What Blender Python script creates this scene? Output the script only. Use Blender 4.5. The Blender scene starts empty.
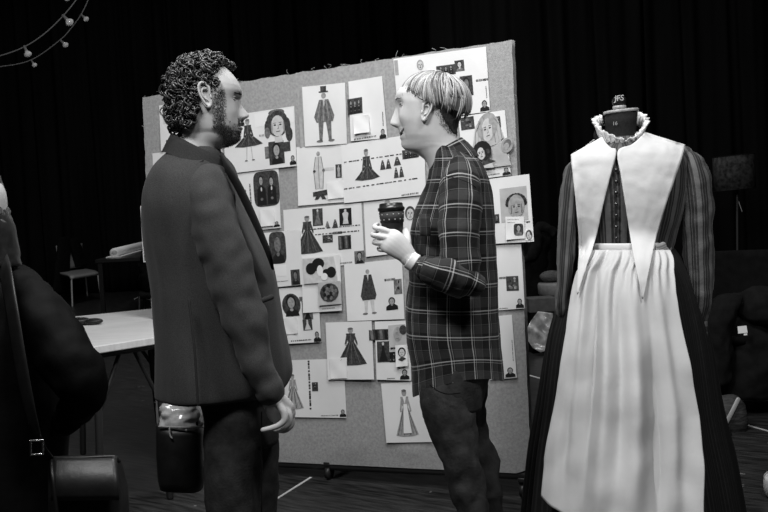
import bpy, math, random
import numpy as np
from mathutils import Vector, noise
random.seed(7); rng = np.random.default_rng(7)
C = bpy.context.scene.collection
PI = math.pi
# ------------------------------------------------------------------ camera
FPX = 1000.0; CAMH = 1.24
PITCH = 0.051; ROLL = 0.05
X0 = np.array([1., 0, 0]); U0 = np.array([0, math.sin(PITCH), math.cos(PITCH)]); Fv = np.array([0, math.cos(PITCH), -math.sin(PITCH)])
Rv = math.cos(ROLL)*X0 - math.sin(ROLL)*U0
Uv = math.sin(ROLL)*X0 + math.cos(ROLL)*U0
CAM = np.array([0, 0, CAMH])
def ray(px, py): return Fv + (px-384)/FPX*Rv - (py-256)/FPX*Uv
def W(px, py, Z): return CAM + Z*ray(px, py)
def proj(p):
    d = np.asarray(p, float)-CAM; Z = d@Fv; return np.stack([384+FPX*(d@Rv)/Z, 256-FPX*(d@Uv)/Z, Z], -1)
def onz(px, py, z):
    d = ray(px, py); return CAM + d*((z-CAMH)/d[2])
def ony(px, py, Y):
    d = ray(px, py); return CAM + d*(Y/d[1])
# ------------------------------------------------------------------ materials
def mat(name, g, rough=0.8, spec=0.3, var=0.0, vs=30.0, bump=0.0, bs=200.0, sheen=0.0, metal=0.0, trans=0.0, stretch=(1, 1, 1), coord='Object'):
    m = bpy.data.materials.new(name); m.use_nodes = True
    nt = m.node_tree; b = nt.nodes['Principled BSDF']
    b.inputs['Base Color'].default_value = (g, g, g, 1); b.inputs['Roughness'].default_value = rough
    b.inputs['Specular IOR Level'].default_value = spec; b.inputs['Metallic'].default_value = metal
    if sheen: b.inputs['Sheen Weight'].default_value = sheen
    if trans: b.inputs['Transmission Weight'].default_value = trans
    tc = nt.nodes.new('ShaderNodeTexCoord'); mp = nt.nodes.new('ShaderNodeMapping')
    mp.inputs['Scale'].default_value = stretch
    nt.links.new(tc.outputs[coord], mp.inputs['Vector'])
    nz = nt.nodes.new('ShaderNodeTexNoise'); nz.inputs['Scale'].default_value = vs; nz.inputs['Detail'].default_value = 4
    nt.links.new(mp.outputs[0], nz.inputs['Vector'])
    rp = nt.nodes.new('ShaderNodeMapRange'); rp.inputs['From Min'].default_value = .3; rp.inputs['From Max'].default_value = .7
    rp.inputs['To Min'].default_value = g*(1-var); rp.inputs['To Max'].default_value = g*(1+var)
    nt.links.new(nz.outputs['Fac'], rp.inputs['Value']); nt.links.new(rp.outputs[0], b.inputs['Base Color'])
    if bump:
        n2 = nt.nodes.new('ShaderNodeTexNoise'); n2.inputs['Scale'].default_value = bs; n2.inputs['Detail'].default_value = 3
        nt.links.new(mp.outputs[0], n2.inputs['Vector'])
        bp = nt.nodes.new('ShaderNodeBump'); bp.inputs['Strength'].default_value = bump; bp.inputs['Distance'].default_value = .004
        nt.links.new(n2.outputs['Fac'], bp.inputs['Height']); nt.links.new(bp.outputs[0], b.inputs['Normal'])
    return m
def nmath(nt, op, a, b=None, c=None):
    n = nt.nodes.new('ShaderNodeMath'); n.operation = op
    for i, x in enumerate((a, b, c)):
        if x is None: continue
        if isinstance(x, (int, float)): n.inputs[i].default_value = x
        else: nt.links.new(x, n.inputs[i])
    return n.outputs[0]
def uvmat(name, fn, rough=.85, sheen=0.0, bump=0.15, bs=60, spec=.25):
    """material whose grey comes from fn(nt, u, v) on the garment's own UV map (metres)"""
    m = bpy.data.materials.new(name); m.use_nodes = True
    nt = m.node_tree; b = nt.nodes['Principled BSDF']; b.inputs['Roughness'].default_value = rough
    b.inputs['Specular IOR Level'].default_value = spec
    if sheen: b.inputs['Sheen Weight'].default_value = sheen
    uv = nt.nodes.new('ShaderNodeUVMap'); sp = nt.nodes.new('ShaderNodeSeparateXYZ'); nt.links.new(uv.outputs[0], sp.inputs[0])
    val = fn(nt, sp.outputs[0], sp.outputs[1])
    cb = nt.nodes.new('ShaderNodeCombineColor')
    for i in range(3): nt.links.new(val, cb.inputs[i])
    nt.links.new(cb.outputs[0], b.inputs['Base Color'])
    tc = nt.nodes.new('ShaderNodeTexCoord'); nz = nt.nodes.new('ShaderNodeTexNoise'); nz.inputs['Scale'].default_value = bs
    nt.links.new(tc.outputs['Object'], nz.inputs['Vector'])
    bp = nt.nodes.new('ShaderNodeBump'); bp.inputs['Strength'].default_value = bump; bp.inputs['Distance'].default_value = .01
    nt.links.new(nz.outputs['Fac'], bp.inputs['Height']); nt.links.new(bp.outputs[0], b.inputs['Normal'])
    return m
def band(nt, x, period, lo, hi):
    """1 where frac(x/period) lies in lo..hi"""
    f = nmath(nt, 'FRACT', nmath(nt, 'ADD', nmath(nt, 'DIVIDE', x, period), 100.0))
    return nmath(nt, 'MULTIPLY', nmath(nt, 'GREATER_THAN', f, lo), nmath(nt, 'LESS_THAN', f, hi))
def plaid(nt, u, v):
    P = .082
    def lines(x, off):
        x = nmath(nt, 'ADD', x, off)
        a = nmath(nt, 'ADD', band(nt, x, P, .10, .145), nmath(nt, 'MULTIPLY', band(nt, x, P, .22, .25), .55))
        return nmath(nt, 'ADD', a, nmath(nt, 'MULTIPLY', band(nt, x, P, .62, .64), .22))
    ln = nmath(nt, 'ADD', lines(u, .0), lines(v, .03))
    wide = nmath(nt, 'ADD', band(nt, u, P, .30, .62), band(nt, v, P, .30, .62))
    s = nmath(nt, 'MULTIPLY_ADD', wide, .018, .008)
    return nmath(nt, 'MINIMUM', nmath(nt, 'MULTIPLY_ADD', ln, .30, s), .55)
def stripes(nt, u, v):
    a = band(nt, u, .052, .0, .38); b = band(nt, u, .052, .55, .62); c = band(nt, u, .052, .80, .88)
    s = nmath(nt, 'ADD', nmath(nt, 'MULTIPLY', a, .075), nmath(nt, 'MULTIPLY', nmath(nt, 'ADD', b, c), .05))
    return nmath(nt, 'ADD', s, .010)
def finestripes(nt, u, v):
    return nmath(nt, 'MULTIPLY_ADD', band(nt, u, .03, .0, .3), .010, .007)
def cuffstripes(nt, u, v):
    return nmath(nt, 'MULTIPLY_ADD', band(nt, v, .035, .2, .7), .12, .05)
M = dict(
 paper=mat('paper', .78, .7, .2, .04, 8, .35, 9), note=mat('note_paper', .84, .7, .2),
 greypaper=mat('grey_sketch_paper', .46, .8, .2, .12, 25), ink=mat('black_ink', .012, .6), dark=mat('dark_print', .055, .6, .2, .55, 90),
 mid=mat('mid_print', .16, .6, .2, .45, 70), light=mat('light_print', .34, .6, .2, .25, 60), pale=mat('pale_print', .58, .6, .2, .12, 50),
 tape=mat('grey_tape', .36, .8, .2, .12, 60),
 canvas=mat('board_canvas', .36, .95, .1, .16, 90, .5, 420), thread=mat('thread', .55, .9),
 blackmetal=mat('black_metal', .02, .45, .4), chrome=mat('chrome', .6, .25, .5, metal=1.0), steel=mat('grey_steel', .35, .35, .5),
 skin=mat('skin', .50, .5, .35, .06, 40, .08, 300), skinw=mat('skin_light', .66, .48, .35, .05, 40, .06, 300),
 lip=mat('lip', .22, .45), eyew=mat('eye_white', .25, .2, .5), iris=mat('iris', .02, .15, .5), teeth=mat('teeth', .75, .3, .5),
 greybag=mat('grey_bag_cloth', .035, .6, .3, .7, 25, .5, 40, stretch=(1, 1, 5)), hairlight=mat('brow_hair', .22, .6, .3), poleg=mat('dark_pole', .03, .5, .3), hairdark=mat('dark_hair', .010, .42, .5, .5, 80), beard=mat('beard', .045, .7, .3, .5, 300, .6, 700),
 undercut=mat('cropped_hair', .04, .6, .3, .5, 200, .4, 500),
 tweed=mat('jacket_wool', .052, .95, .12, .3, 420, .25, 420, .06), lining=mat('jacket_collar', .035, .95, .1, .2, 300, .3, 300),
 denim=mat('dark_denim', .026, .85, .2, .4, 30, .3, 160), jeansw=mat('black_jeans', .032, .8, .25, .5, 24, .35, 120),
 leather=mat('black_leather', .010, .42, .32, .4, 20, .15, 60), shoe=mat('shoe_leather', .02, .4, .5),
 coat=mat('padded_coat', .0035, .65, .06, .3, 16, .4, 30), blackcloth=mat('black_cloth', .005, .95, .1, .3, 20, .4, 40),
 greycloth=mat('charcoal_cloth', .008, .95, .1, .3, 20, .4, 40),
 linen=mat('white_linen', .62, .8, .2, .03, 12, .35, 26), lace=mat('lace', .72, .9, .1, .15, 120, .5, 300), apron=mat('apron_cotton', .54, .75, .2, .04, 9, .12, 60),
 formblack=mat('dress_form_cloth', .016, .9, .1, .3, 200, .2, 400), wood=mat('pale_wood', .34, .5, .3, .25, 20, stretch=(1, 8, 1)),
 lacquer=mat('black_lacquer', .012, .3, .5), button=mat('button', .02, .25, .6), white=mat('white_paint', .75, .5),
 curtain=mat('black_drape', .0062, .95, .05, .35, 3, .3, 8, 0, stretch=(1, 1, .15)), wallblack=mat('black_wall', .006, .9, .05, .3, 3),
 tabletop=mat('table_laminate', .62, .5, .3, .1, 6, stretch=(1, 14, 1)), plastic=mat('chair_plastic', .28, .5, .4), vinyl=mat('chair_vinyl', .30, .55, .3),
 cable=mat('cable', .12, .6), bulb=mat('bulb_glass', .75, .08, .6, trans=.35), card=mat('cardboard', .10, .9, .1, .2, 20),
 shade=mat('patterned_lampshade', .05, .9, .1, .75, 26), plasticbag=mat('plastic_bag', .5, .18, .6, .6, 14, .6, 20),
 cup=mat('paper_cup', .018, .5, .4), lid=mat('cup_lid', .015, .3, .5), sleeve=mat('cup_sleeve', .05, .7, .2), gaff=mat('white_tape', .55, .7),
 knit=mat('speckled_knit', .09, .9, .1, .95, 120, .6, 200), roundtop=mat('round_table_top', .20, .5, .3, .15, 30), band=mat('white_band', .8, .6),
 plaid=uvmat('plaid_flannel', plaid, .9, .05, .25, 45), stripe=uvmat('striped_cotton', stripes, .6, .1, .3, 30, .35), fine=uvmat('pinstriped_skirt', finestripes, .9, 0, .3, 25),
 cuff=uvmat('striped_cuff', cuffstripes, .7, 0, .2, 40),
)
def islandmat(name, lo, hi, rough=.4):
    m = bpy.data.materials.new(name); m.use_nodes = True
    nt = m.node_tree; b = nt.nodes['Principled BSDF']; b.inputs['Roughness'].default_value = rough; b.inputs['Specular IOR Level'].default_value = .5
    g = nt.nodes.new('ShaderNodeNewGeometry'); r = nt.nodes.new('ShaderNodeMapRange')
    r.inputs['To Min'].default_value = lo; r.inputs['To Max'].default_value = hi
    nt.links.new(g.outputs['Random Per Island'], r.inputs['Value']); nt.links.new(r.outputs[0], b.inputs['Base Color'])
    return m
M['blonde'] = islandmat('fair_hair', .06, .58, .36); M['curl'] = islandmat('curly_hair', .012, .075, .30)
# floor: black boards with scuffs
def floormat():
    m = bpy.data.materials.new('black_floor'); m.use_nodes = True
    nt = m.node_tree; b = nt.nodes['Principled BSDF']; b.inputs['Roughness'].default_value = .38; b.inputs['Specular IOR Level'].default_value = .22
    tc = nt.nodes.new('ShaderNodeTexCoord'); mp = nt.nodes.new('ShaderNodeMapping'); mp.inputs['Rotation'].default_value = (0, 0, .62)
    nt.links.new(tc.outputs['Object'], mp.inputs['Vector'])
    mp2 = nt.nodes.new('ShaderNodeMapping'); mp2.inputs['Scale'].default_value = (7, 46, 1); nt.links.new(mp.outputs[0], mp2.inputs['Vector'])
    n = nt.nodes.new('ShaderNodeTexNoise'); n.inputs['Scale'].default_value = 1; n.inputs['Detail'].default_value = 5; nt.links.new(mp2.outputs[0], n.inputs['Vector'])
    r = nt.nodes.new('ShaderNodeMapRange'); r.inputs['From Min'].default_value = .35; r.inputs['From Max'].default_value = .75; r.inputs['To Min'].default_value = .010; r.inputs['To Max'].default_value = .055
    nt.links.new(n.outputs['Fac'], r.inputs['Value'])
    n2 = nt.nodes.new('ShaderNodeTexNoise'); n2.inputs['Scale'].default_value = 16; n2.inputs['Detail'].default_value = 3; nt.links.new(mp.outputs[0], n2.inputs['Vector'])
    sp = nmath(nt, 'MULTIPLY', nmath(nt, 'GREATER_THAN', n2.outputs['Fac'], .735), .16)
    val = nmath(nt, 'ADD', r.outputs[0], sp)
    spx = nt.nodes.new('ShaderNodeSeparateXYZ'); nt.links.new(mp.outputs[0], spx.inputs[0])
    gap = band(nt, spx.outputs[1], .11, .0, .035)
    val = nmath(nt, 'MULTIPLY', val, nmath(nt, 'SUBTRACT', 1.0, nmath(nt, 'MULTIPLY', gap, .8)))
    cb = nt.nodes.new('ShaderNodeCombineColor')
    for i in range(3): nt.links.new(val, cb.inputs[i])
    nt.links.new(cb.outputs[0], b.inputs['Base Color'])
    bp = nt.nodes.new('ShaderNodeBump'); bp.inputs['Strength'].default_value = .25; bp.inputs['Distance'].default_value = .004
    nt.links.new(n.outputs['Fac'], bp.inputs['Height']); nt.links.new(bp.outputs[0], b.inputs['Normal'])
    return m
M['floor'] = floormat()
# ------------------------------------------------------------------ mesh building
def cr(keys, m):
    """Catmull-Rom through rows of keys, m samples per span"""
    k = np.asarray(keys, float); n = len(k)
    if n < 3:
        t = np.linspace(0, 1, m*(n-1)+1)[:, None]; return k[0]*(1-t)+k[-1]*t
    p = np.vstack([2*k[0]-k[1], k, 2*k[-1]-k[-2]]); out = []
    for i in range(n-1):
        a, b, c, d = p[i], p[i+1], p[i+2], p[i+3]
        for j in range(m):
            t = j/m
            out.append(.5*((2*b)+(-a+c)*t+(2*a-5*b+4*c-d)*t*t+(-a+3*b-3*c+d)*t**3))
    out.append(k[-1]); return np.array(out)
def nrm(v): return v/(np.linalg.norm(v)+1e-12)
class MB:
    def __init__(s): s.v = []; s.f = []; s.uv = []; s.m = []; s.n = 0
    def add(s, verts, faces, m=0, uv=None):
        b = s.n; s.v.append(np.asarray(verts, float).reshape(-1, 3)); s.n += len(s.v[-1])
        for i, f in enumerate(faces):
            s.f.append(tuple(b+x for x in f)); s.m.append(m); s.uv.append(uv[i] if uv else None)
        return s
    def loft(s, rings, m=0, caps=(True, True), closed=True, ulen=None):
        R = np.asarray(rings, float); k, n, _ = R.shape
        seg = np.linalg.norm(np.roll(R, -1, axis=1)-R, axis=2)
        L = ulen or float(seg.sum(1).max()); du = L/n
        dv = np.r_[0, np.cumsum(np.linalg.norm(R[1:]-R[:-1], axis=2).mean(1))]
        F = []; UV = []
        for i in range(k-1):
            for j in range(n if closed else n-1):
                j2 = (j+1) % n
                F.append((i*n+j, i*n+j2, (i+1)*n+j2, (i+1)*n+j))
                UV.append(((j*du, dv[i]), ((j+1)*du, dv[i]), ((j+1)*du, dv[i+1]), (j*du, dv[i+1])))
        V = R.reshape(-1, 3)
        if closed and caps[0]: F.append(tuple(range(n-1, -1, -1))); UV.append(None)
        if closed and caps[1]: F.append(tuple((k-1)*n+j for j in range(n))); UV.append(None)
        return s.add(V, F, m, UV)
    def tube(s, path, rad, n=10, sub=6, m=0, round_=True, up=None, ulen=None, wr=0, wf=20):
        """path (k,3), rad scalar / (k,) / (k,2): a swept tube with rounded ends"""
        P = np.asarray(path, float); k = len(P); r = np.asarray(rad, float)
        if r.ndim == 0: r = np.full(k, float(r))
        if r.ndim == 1: r = np.stack([r, r], 1)
        A = cr(np.hstack([P, r]), sub); P = A[:, :3]; r = np.maximum(A[:, 3:], 1e-5)
        T = np.gradient(P, axis=0); T /= np.linalg.norm(T, axis=1)[:, None]+1e-12
        u = np.asarray(up, float) if up is not None else (np.array([0, 0, 1.]) if abs(T[0][2]) < .9 else np.array([0, 1., 0]))
        a = nrm(u-T[0]*np.dot(u, T[0])); rings = []; th = np.linspace(0, 2*PI, n, endpoint=False)
        def rg(c, a, b, ra, rb): return c+np.cos(th)[:, None]*a*ra+np.sin(th)[:, None]*b*rb
        fr = []
        for i in range(len(P)):
            a = nrm(a-T[i]*np.dot(a, T[i])); b = np.cross(T[i], a); fr.append((a.copy(), b))
        if round_:
            for q in (1.45, 1.1, .75, .35): rings.append(rg(P[0]-T[0]*r[0].mean()*math.sin(q), *fr[0], r[0][0]*math.cos(q), r[0][1]*math.cos(q)))
        for i in range(len(P)): rings.append(rg(P[i], *fr[i], r[i][0], r[i][1]))
        if round_:
            for q in (.35, .75, 1.1, 1.45): rings.append(rg(P[-1]+T[-1]*r[-1].mean()*math.sin(q), *fr[-1], r[-1][0]*math.cos(q), r[-1][1]*math.cos(q)))
        rings = np.array(rings)
        if wr: rings = wrinkle(rings, wr, wf)
        return s.loft(rings, m, ulen=ulen)
    def box(s, c, ex, ey, ez, m=0):
        """box from centre and three half-extent vectors"""
        c, ex, ey, ez = (np.asarray(q, float) for q in (c, ex, ey, ez))
        V = [c+a*ex+b*ey+d*ez for a in (-1, 1) for b in (-1, 1) for d in (-1, 1)]
        if np.dot(np.cross(ex, ey), ez) < 0: ez = -ez; V = [c+a*ex+b*ey+d*ez for a in (-1, 1) for b in (-1, 1) for d in (-1, 1)]
        return s.add(V, [(0, 1, 3, 2), (4, 6, 7, 5), (0, 4, 5, 1), (2, 3, 7, 6), (0, 2, 6, 4), (1, 5, 7, 3)], m)
    def ball(s, c, ax, n=12, k=8, m=0):
        """ellipsoid: ax = three half-axis vectors"""
        c = np.asarray(c, float); ax = np.asarray(ax, float); rings = []
        for i in range(k+1):
            q = -PI/2+.03+(PI-.06)*i/k; th = np.linspace(0, 2*PI, n, endpoint=False)
            rings.append(c+np.cos(th)[:, None]*ax[0]*math.cos(q)+np.sin(th)[:, None]*ax[1]*math.cos(q)+ax[2]*math.sin(q))
        return s.loft(rings, m)
    def build(s, name, mats, parent=None, smooth=True, bevel=0, sub=0, solid=0, **props):
        V = np.vstack(s.v) if s.v else np.zeros((0, 3))
        o0 = origin(parent) if parent else (props.pop('at', None) if 'at' in props else None)
        if o0 is None:
            o0 = np.array([V[:, 0].mean(), V[:, 1].mean(), V[:, 2].min()])
        me = bpy.data.meshes.new(name); me.from_pydata([tuple(x) for x in V-o0], [], s.f)
        if not isinstance(mats, (list, tuple)): mats = [mats]
        for q in mats: me.materials.append(M[q] if isinstance(q, str) else q)
        me.polygons.foreach_set('material_index', s.m); me.polygons.foreach_set('use_smooth', [smooth]*len(s.f))
        if any(u for u in s.uv):
            uvl = me.uv_layers.new(name='UVMap'); flat = []
            for f, u in zip(s.f, s.uv):
                if u: 
                    for q in u: flat += [q[0], q[1]]
                else: flat += [0.0, 0.0]*len(f)
            uvl.data.foreach_set('uv', flat)
        me.validate(); me.update()
        o = bpy.data.objects.new(name, me); C.objects.link(o)
        if parent: o.parent = parent
        else: o.location = o0
        if bevel:
            b = o.modifiers.new('b', 'BEVEL'); b.width = bevel; b.segments = 2; b.limit_method = 'ANGLE'
        if solid:
            b = o.modifiers.new('s', 'SOLIDIFY'); b.thickness = solid; b.offset = 0
        if sub:
            b = o.modifiers.new('u', 'SUBSURF'); b.levels = sub; b.render_levels = sub
        for k, v in props.items():
            if v is not None: o[k] = v
        return o
def origin(o):
    p = np.zeros(3)
    while o is not None: p = p+np.array(o.location); o = o.parent
    return p
def thing(name, loc, label, cat, group=None):
    o = bpy.data.objects.new(name, None); C.objects.link(o); o.location = tuple(loc); o.empty_display_size = .1
    o['label'] = label; o['category'] = cat
    if group: o['group'] = group
    return o
def tag(o, label, cat, group=None):
    o['label'] = label; o['category'] = cat
    if group: o['group'] = group
    return o
def nz(p, f, s=0.0): return noise.noise(Vector((p[0]*f+s, p[1]*f+s*1.7, p[2]*f-s)))
def folds(R, amp, f, stretch, s=0.0):
    """long soft folds: noise drawn out along one world direction (x, y, z factors)"""
    R = np.array(R)
    for i in range(len(R)):
        c = R[i].mean(0)
        for j in range(R.shape[1]):
            p = R[i, j]; d = nrm(p-c); q = p*np.asarray(stretch); v = nz(q, f, s)+.5*nz(q, f*2.1, s+9)
            R[i, j] = p+d*amp*v
    return R
def wrinkle(R, amp, f=14, s=3.1, zs=1.0):
    R = np.array(R)
    for i in range(len(R)):
        c = R[i].mean(0)
        for j in range(R.shape[1]):
            p = R[i, j]; d = nrm(p-c); q = (p[0], p[1], p[2]*zs)
            R[i, j] = p+d*amp*(nz(q, f, s)+.5*nz(q, f*2.3, s+5))
    return R
def ering(l, r, yl, yr, Z, dh, n=48, p=2.2, dz=None):
    """a ring seen edge-on between pixel (l,yl) and (r,yr) at depth Z, half-depth dh metres"""
    A = W(l, yl, Z); B = W(r, yr, Z); c = (A+B)/2; a = (B-A)/2; b = np.array([0, 1., 0])*dh
    th = np.linspace(0, 2*PI, n, endpoint=False); ct, st = np.cos(th), np.sin(th)
    e = 2.0/p
    return c+(np.sign(ct)*np.abs(ct)**e)[:, None]*a+(np.sign(st)*np.abs(st)**e)[:, None]*b
def stack(keys, Z, n=48, sub=5, p=2.2):
    """keys rows (y, xl, xr, dh[, Z offset[, y tilt right-left]])"""
    K = [list(k)+[0]*(6-len(k)) for k in keys]
    return np.array([ering(k[1], k[2], k[0]-k[5]/2, k[0]+k[5]/2, Z+k[4], k[3], n, p) for k in cr(K, sub)])
def pxpath(pts): return np.array([W(a, b, z) for a, b, z, *_ in pts]), np.array([r*z/FPX for a, b, z, r in pts])
def remeshed(mb, vox, smooth=6):
    o = mb.build('tmp', 'skin', None, at=np.zeros(3)); o.location = (0, 0, 0)
    r = o.modifiers.new('r', 'REMESH'); r.mode = 'VOXEL'; r.voxel_size = vox
    if smooth:
        q = o.modifiers.new('q', 'SMOOTH'); q.iterations = smooth; q.factor = .5
    dg = bpy.context.evaluated_depsgraph_get(); me = bpy.data.meshes.new_from_object(o.evaluated_get(dg))
    V = np.array([v.co[:] for v in me.vertices]); F = [tuple(p.vertices) for p in me.polygons]
    old = o.data; bpy.data.objects.remove(o); bpy.data.meshes.remove(old); bpy.data.meshes.remove(me)
    return V, F
# ------------------------------------------------------------------ the pinboard plane
BA = W(522, 250, 4.06); BB = W(147, 250, 4.95)
bdir = nrm(np.array([BB[0]-BA[0], BB[1]-BA[1], 0])); bnor = np.array([-bdir[1], bdir[0], 0])
if np.dot(bnor, CAM-BA) < 0: bnor = -bnor
def onb(px, py, off=0.0):
    d = ray(px, py); p0 = BA+bnor*off; return CAM+d*(np.dot(p0-CAM, bnor)/np.dot(d, bnor))
BQ = [(142.5, 97), (511.5, 40), (531.5, 474), (158, 456.3)]     # corners in the photo: TL TR BR BL
btl, btr, bbr, bbl = [onb(*q) for q in BQ]
def build_board():
    base = (bbl+bbr)/2; base = base-bnor*.02; base[2] = 0
    t = thing('display_board', base, 'tall grey canvas-covered pinboard on low castors covered in costume sheets', 'pinboard')
    # panel with slightly uneven cloth edges and a rounded lower right corner
    mb = MB(); nu, nv = 60, 60; g = []
    for i in range(nv+1):
        for j in range(nu+1):
            u, v = j/nu, i/nv
            p = (btl*(1-u)+btr*u)*(1-v)+(bbl*(1-u)+bbr*u)*v
            if i == 0: p = p+np.array([0, 0, .006*nz(p, 40)])
            if j in (0, nu): p = p+bdir*.003*nz(p, 30)
            if u > .97 and v > .97: p = p+(bdir*.5+np.array([0, 0, .5]))*.035*((u-.97)/.03)*((v-.97)/.03)
            q = p+bnor*(.0015*nz(p, 6)+(.010*max(0, nz(p*np.array([1, 1, 2.5]), 7, 2))*math.exp(-((v-.955)/.022)**2)))
            g.append(q)
    F = [(i*(nu+1)+j, (i+1)*(nu+1)+j, (i+1)*(nu+1)+j+1, i*(nu+1)+j+1) for i in range(nv) for j in range(nu)]
    mb.add(g, F); n0 = len(g)
    back = [q-bnor*.035 for q in g]; mb.add(back, [tuple(reversed(f)) for f in F])
    rim = [j for j in range(nu+1)]+[(i*(nu+1)+nu) for i in range(1, nv+1)]+[nv*(nu+1)+j for j in range(nu-1, -1, -1)]+[i*(nu+1) for i in range(nv-1, 0, -1)]
    mb.add(g+back, [(rim[(k+1) % len(rim)], rim[k], rim[k]+n0, rim[(k+1) % len(rim)]+n0) for k in range(len(rim))])
    mb.build('canvas_panel', 'canvas', t)
    mb = MB()
    mb.tube([bbl-bnor*.02+np.array([0, 0, -.012]), bbr-bnor*.02+np.array([0, 0, -.012])], [(.016, .02), (.016, .02)], 8, 2, up=bnor)
    mb.build('bottom_rail', 'blackmetal', t)
    for f in (.50, .977):
        p = bbl*(1-f)+bbr*f-bnor*.02
        ft = MB(); ft.box([p[0]-bnor[0]*.14, p[1]-bnor[1]*.14, .075], bnor*.16, bdir*.018, [0, 0, .010])
        ft.box([p[0]-bnor[0]*.03, p[1]-bnor[1]*.03, (p[2]+.085)/2], bnor*.012, bdir*.012, [0, 0, max(.01, (p[2]-.085)/2)])
        fo = ft.build('foot', 'blackmetal', t, bevel=.004)
        for dd_ in (.0, -.28):
            c = np.array([p[0], p[1], 0])+bnor*dd_
            w = MB(); w.tube([c+bdir*.010+np.array([0, 0, .03]), c-bdir*.010+np.array([0, 0, .03])], .029, 14, 2, round_=False)
            w.box(c+np.array([0, 0, .056]), bdir*.014, bnor*.010, [0, 0, .012]); w.build('castor', 'blackmetal', fo)
    th = MB()
    for k in range(48):
        e = rng.random(); s = rng.integers(0, 3)
        p = (btl*(1-e)+btr*e) if s < 2 else ((btr*(1-e)+bbr*e) if rng.random() < .6 else (btl*(1-e)+bbl*e))
        o = rng.normal(0, 1, 3)*.012
        if s < 2: o[2] = abs(o[2])*.9+.002
        pts = [p, p+o*.6+bdir*rng.normal(0, .01), p+o+bdir*rng.normal(0, .014)]
        th.tube(pts if s < 2 else [p, p+o*.3+bdir*.002, p+o*.5], .0006, 4, 3, round_=False)
    r = th.build('frayed_threads', 'thread', t); r['kind'] = 'stuff'
build_board()
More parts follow.
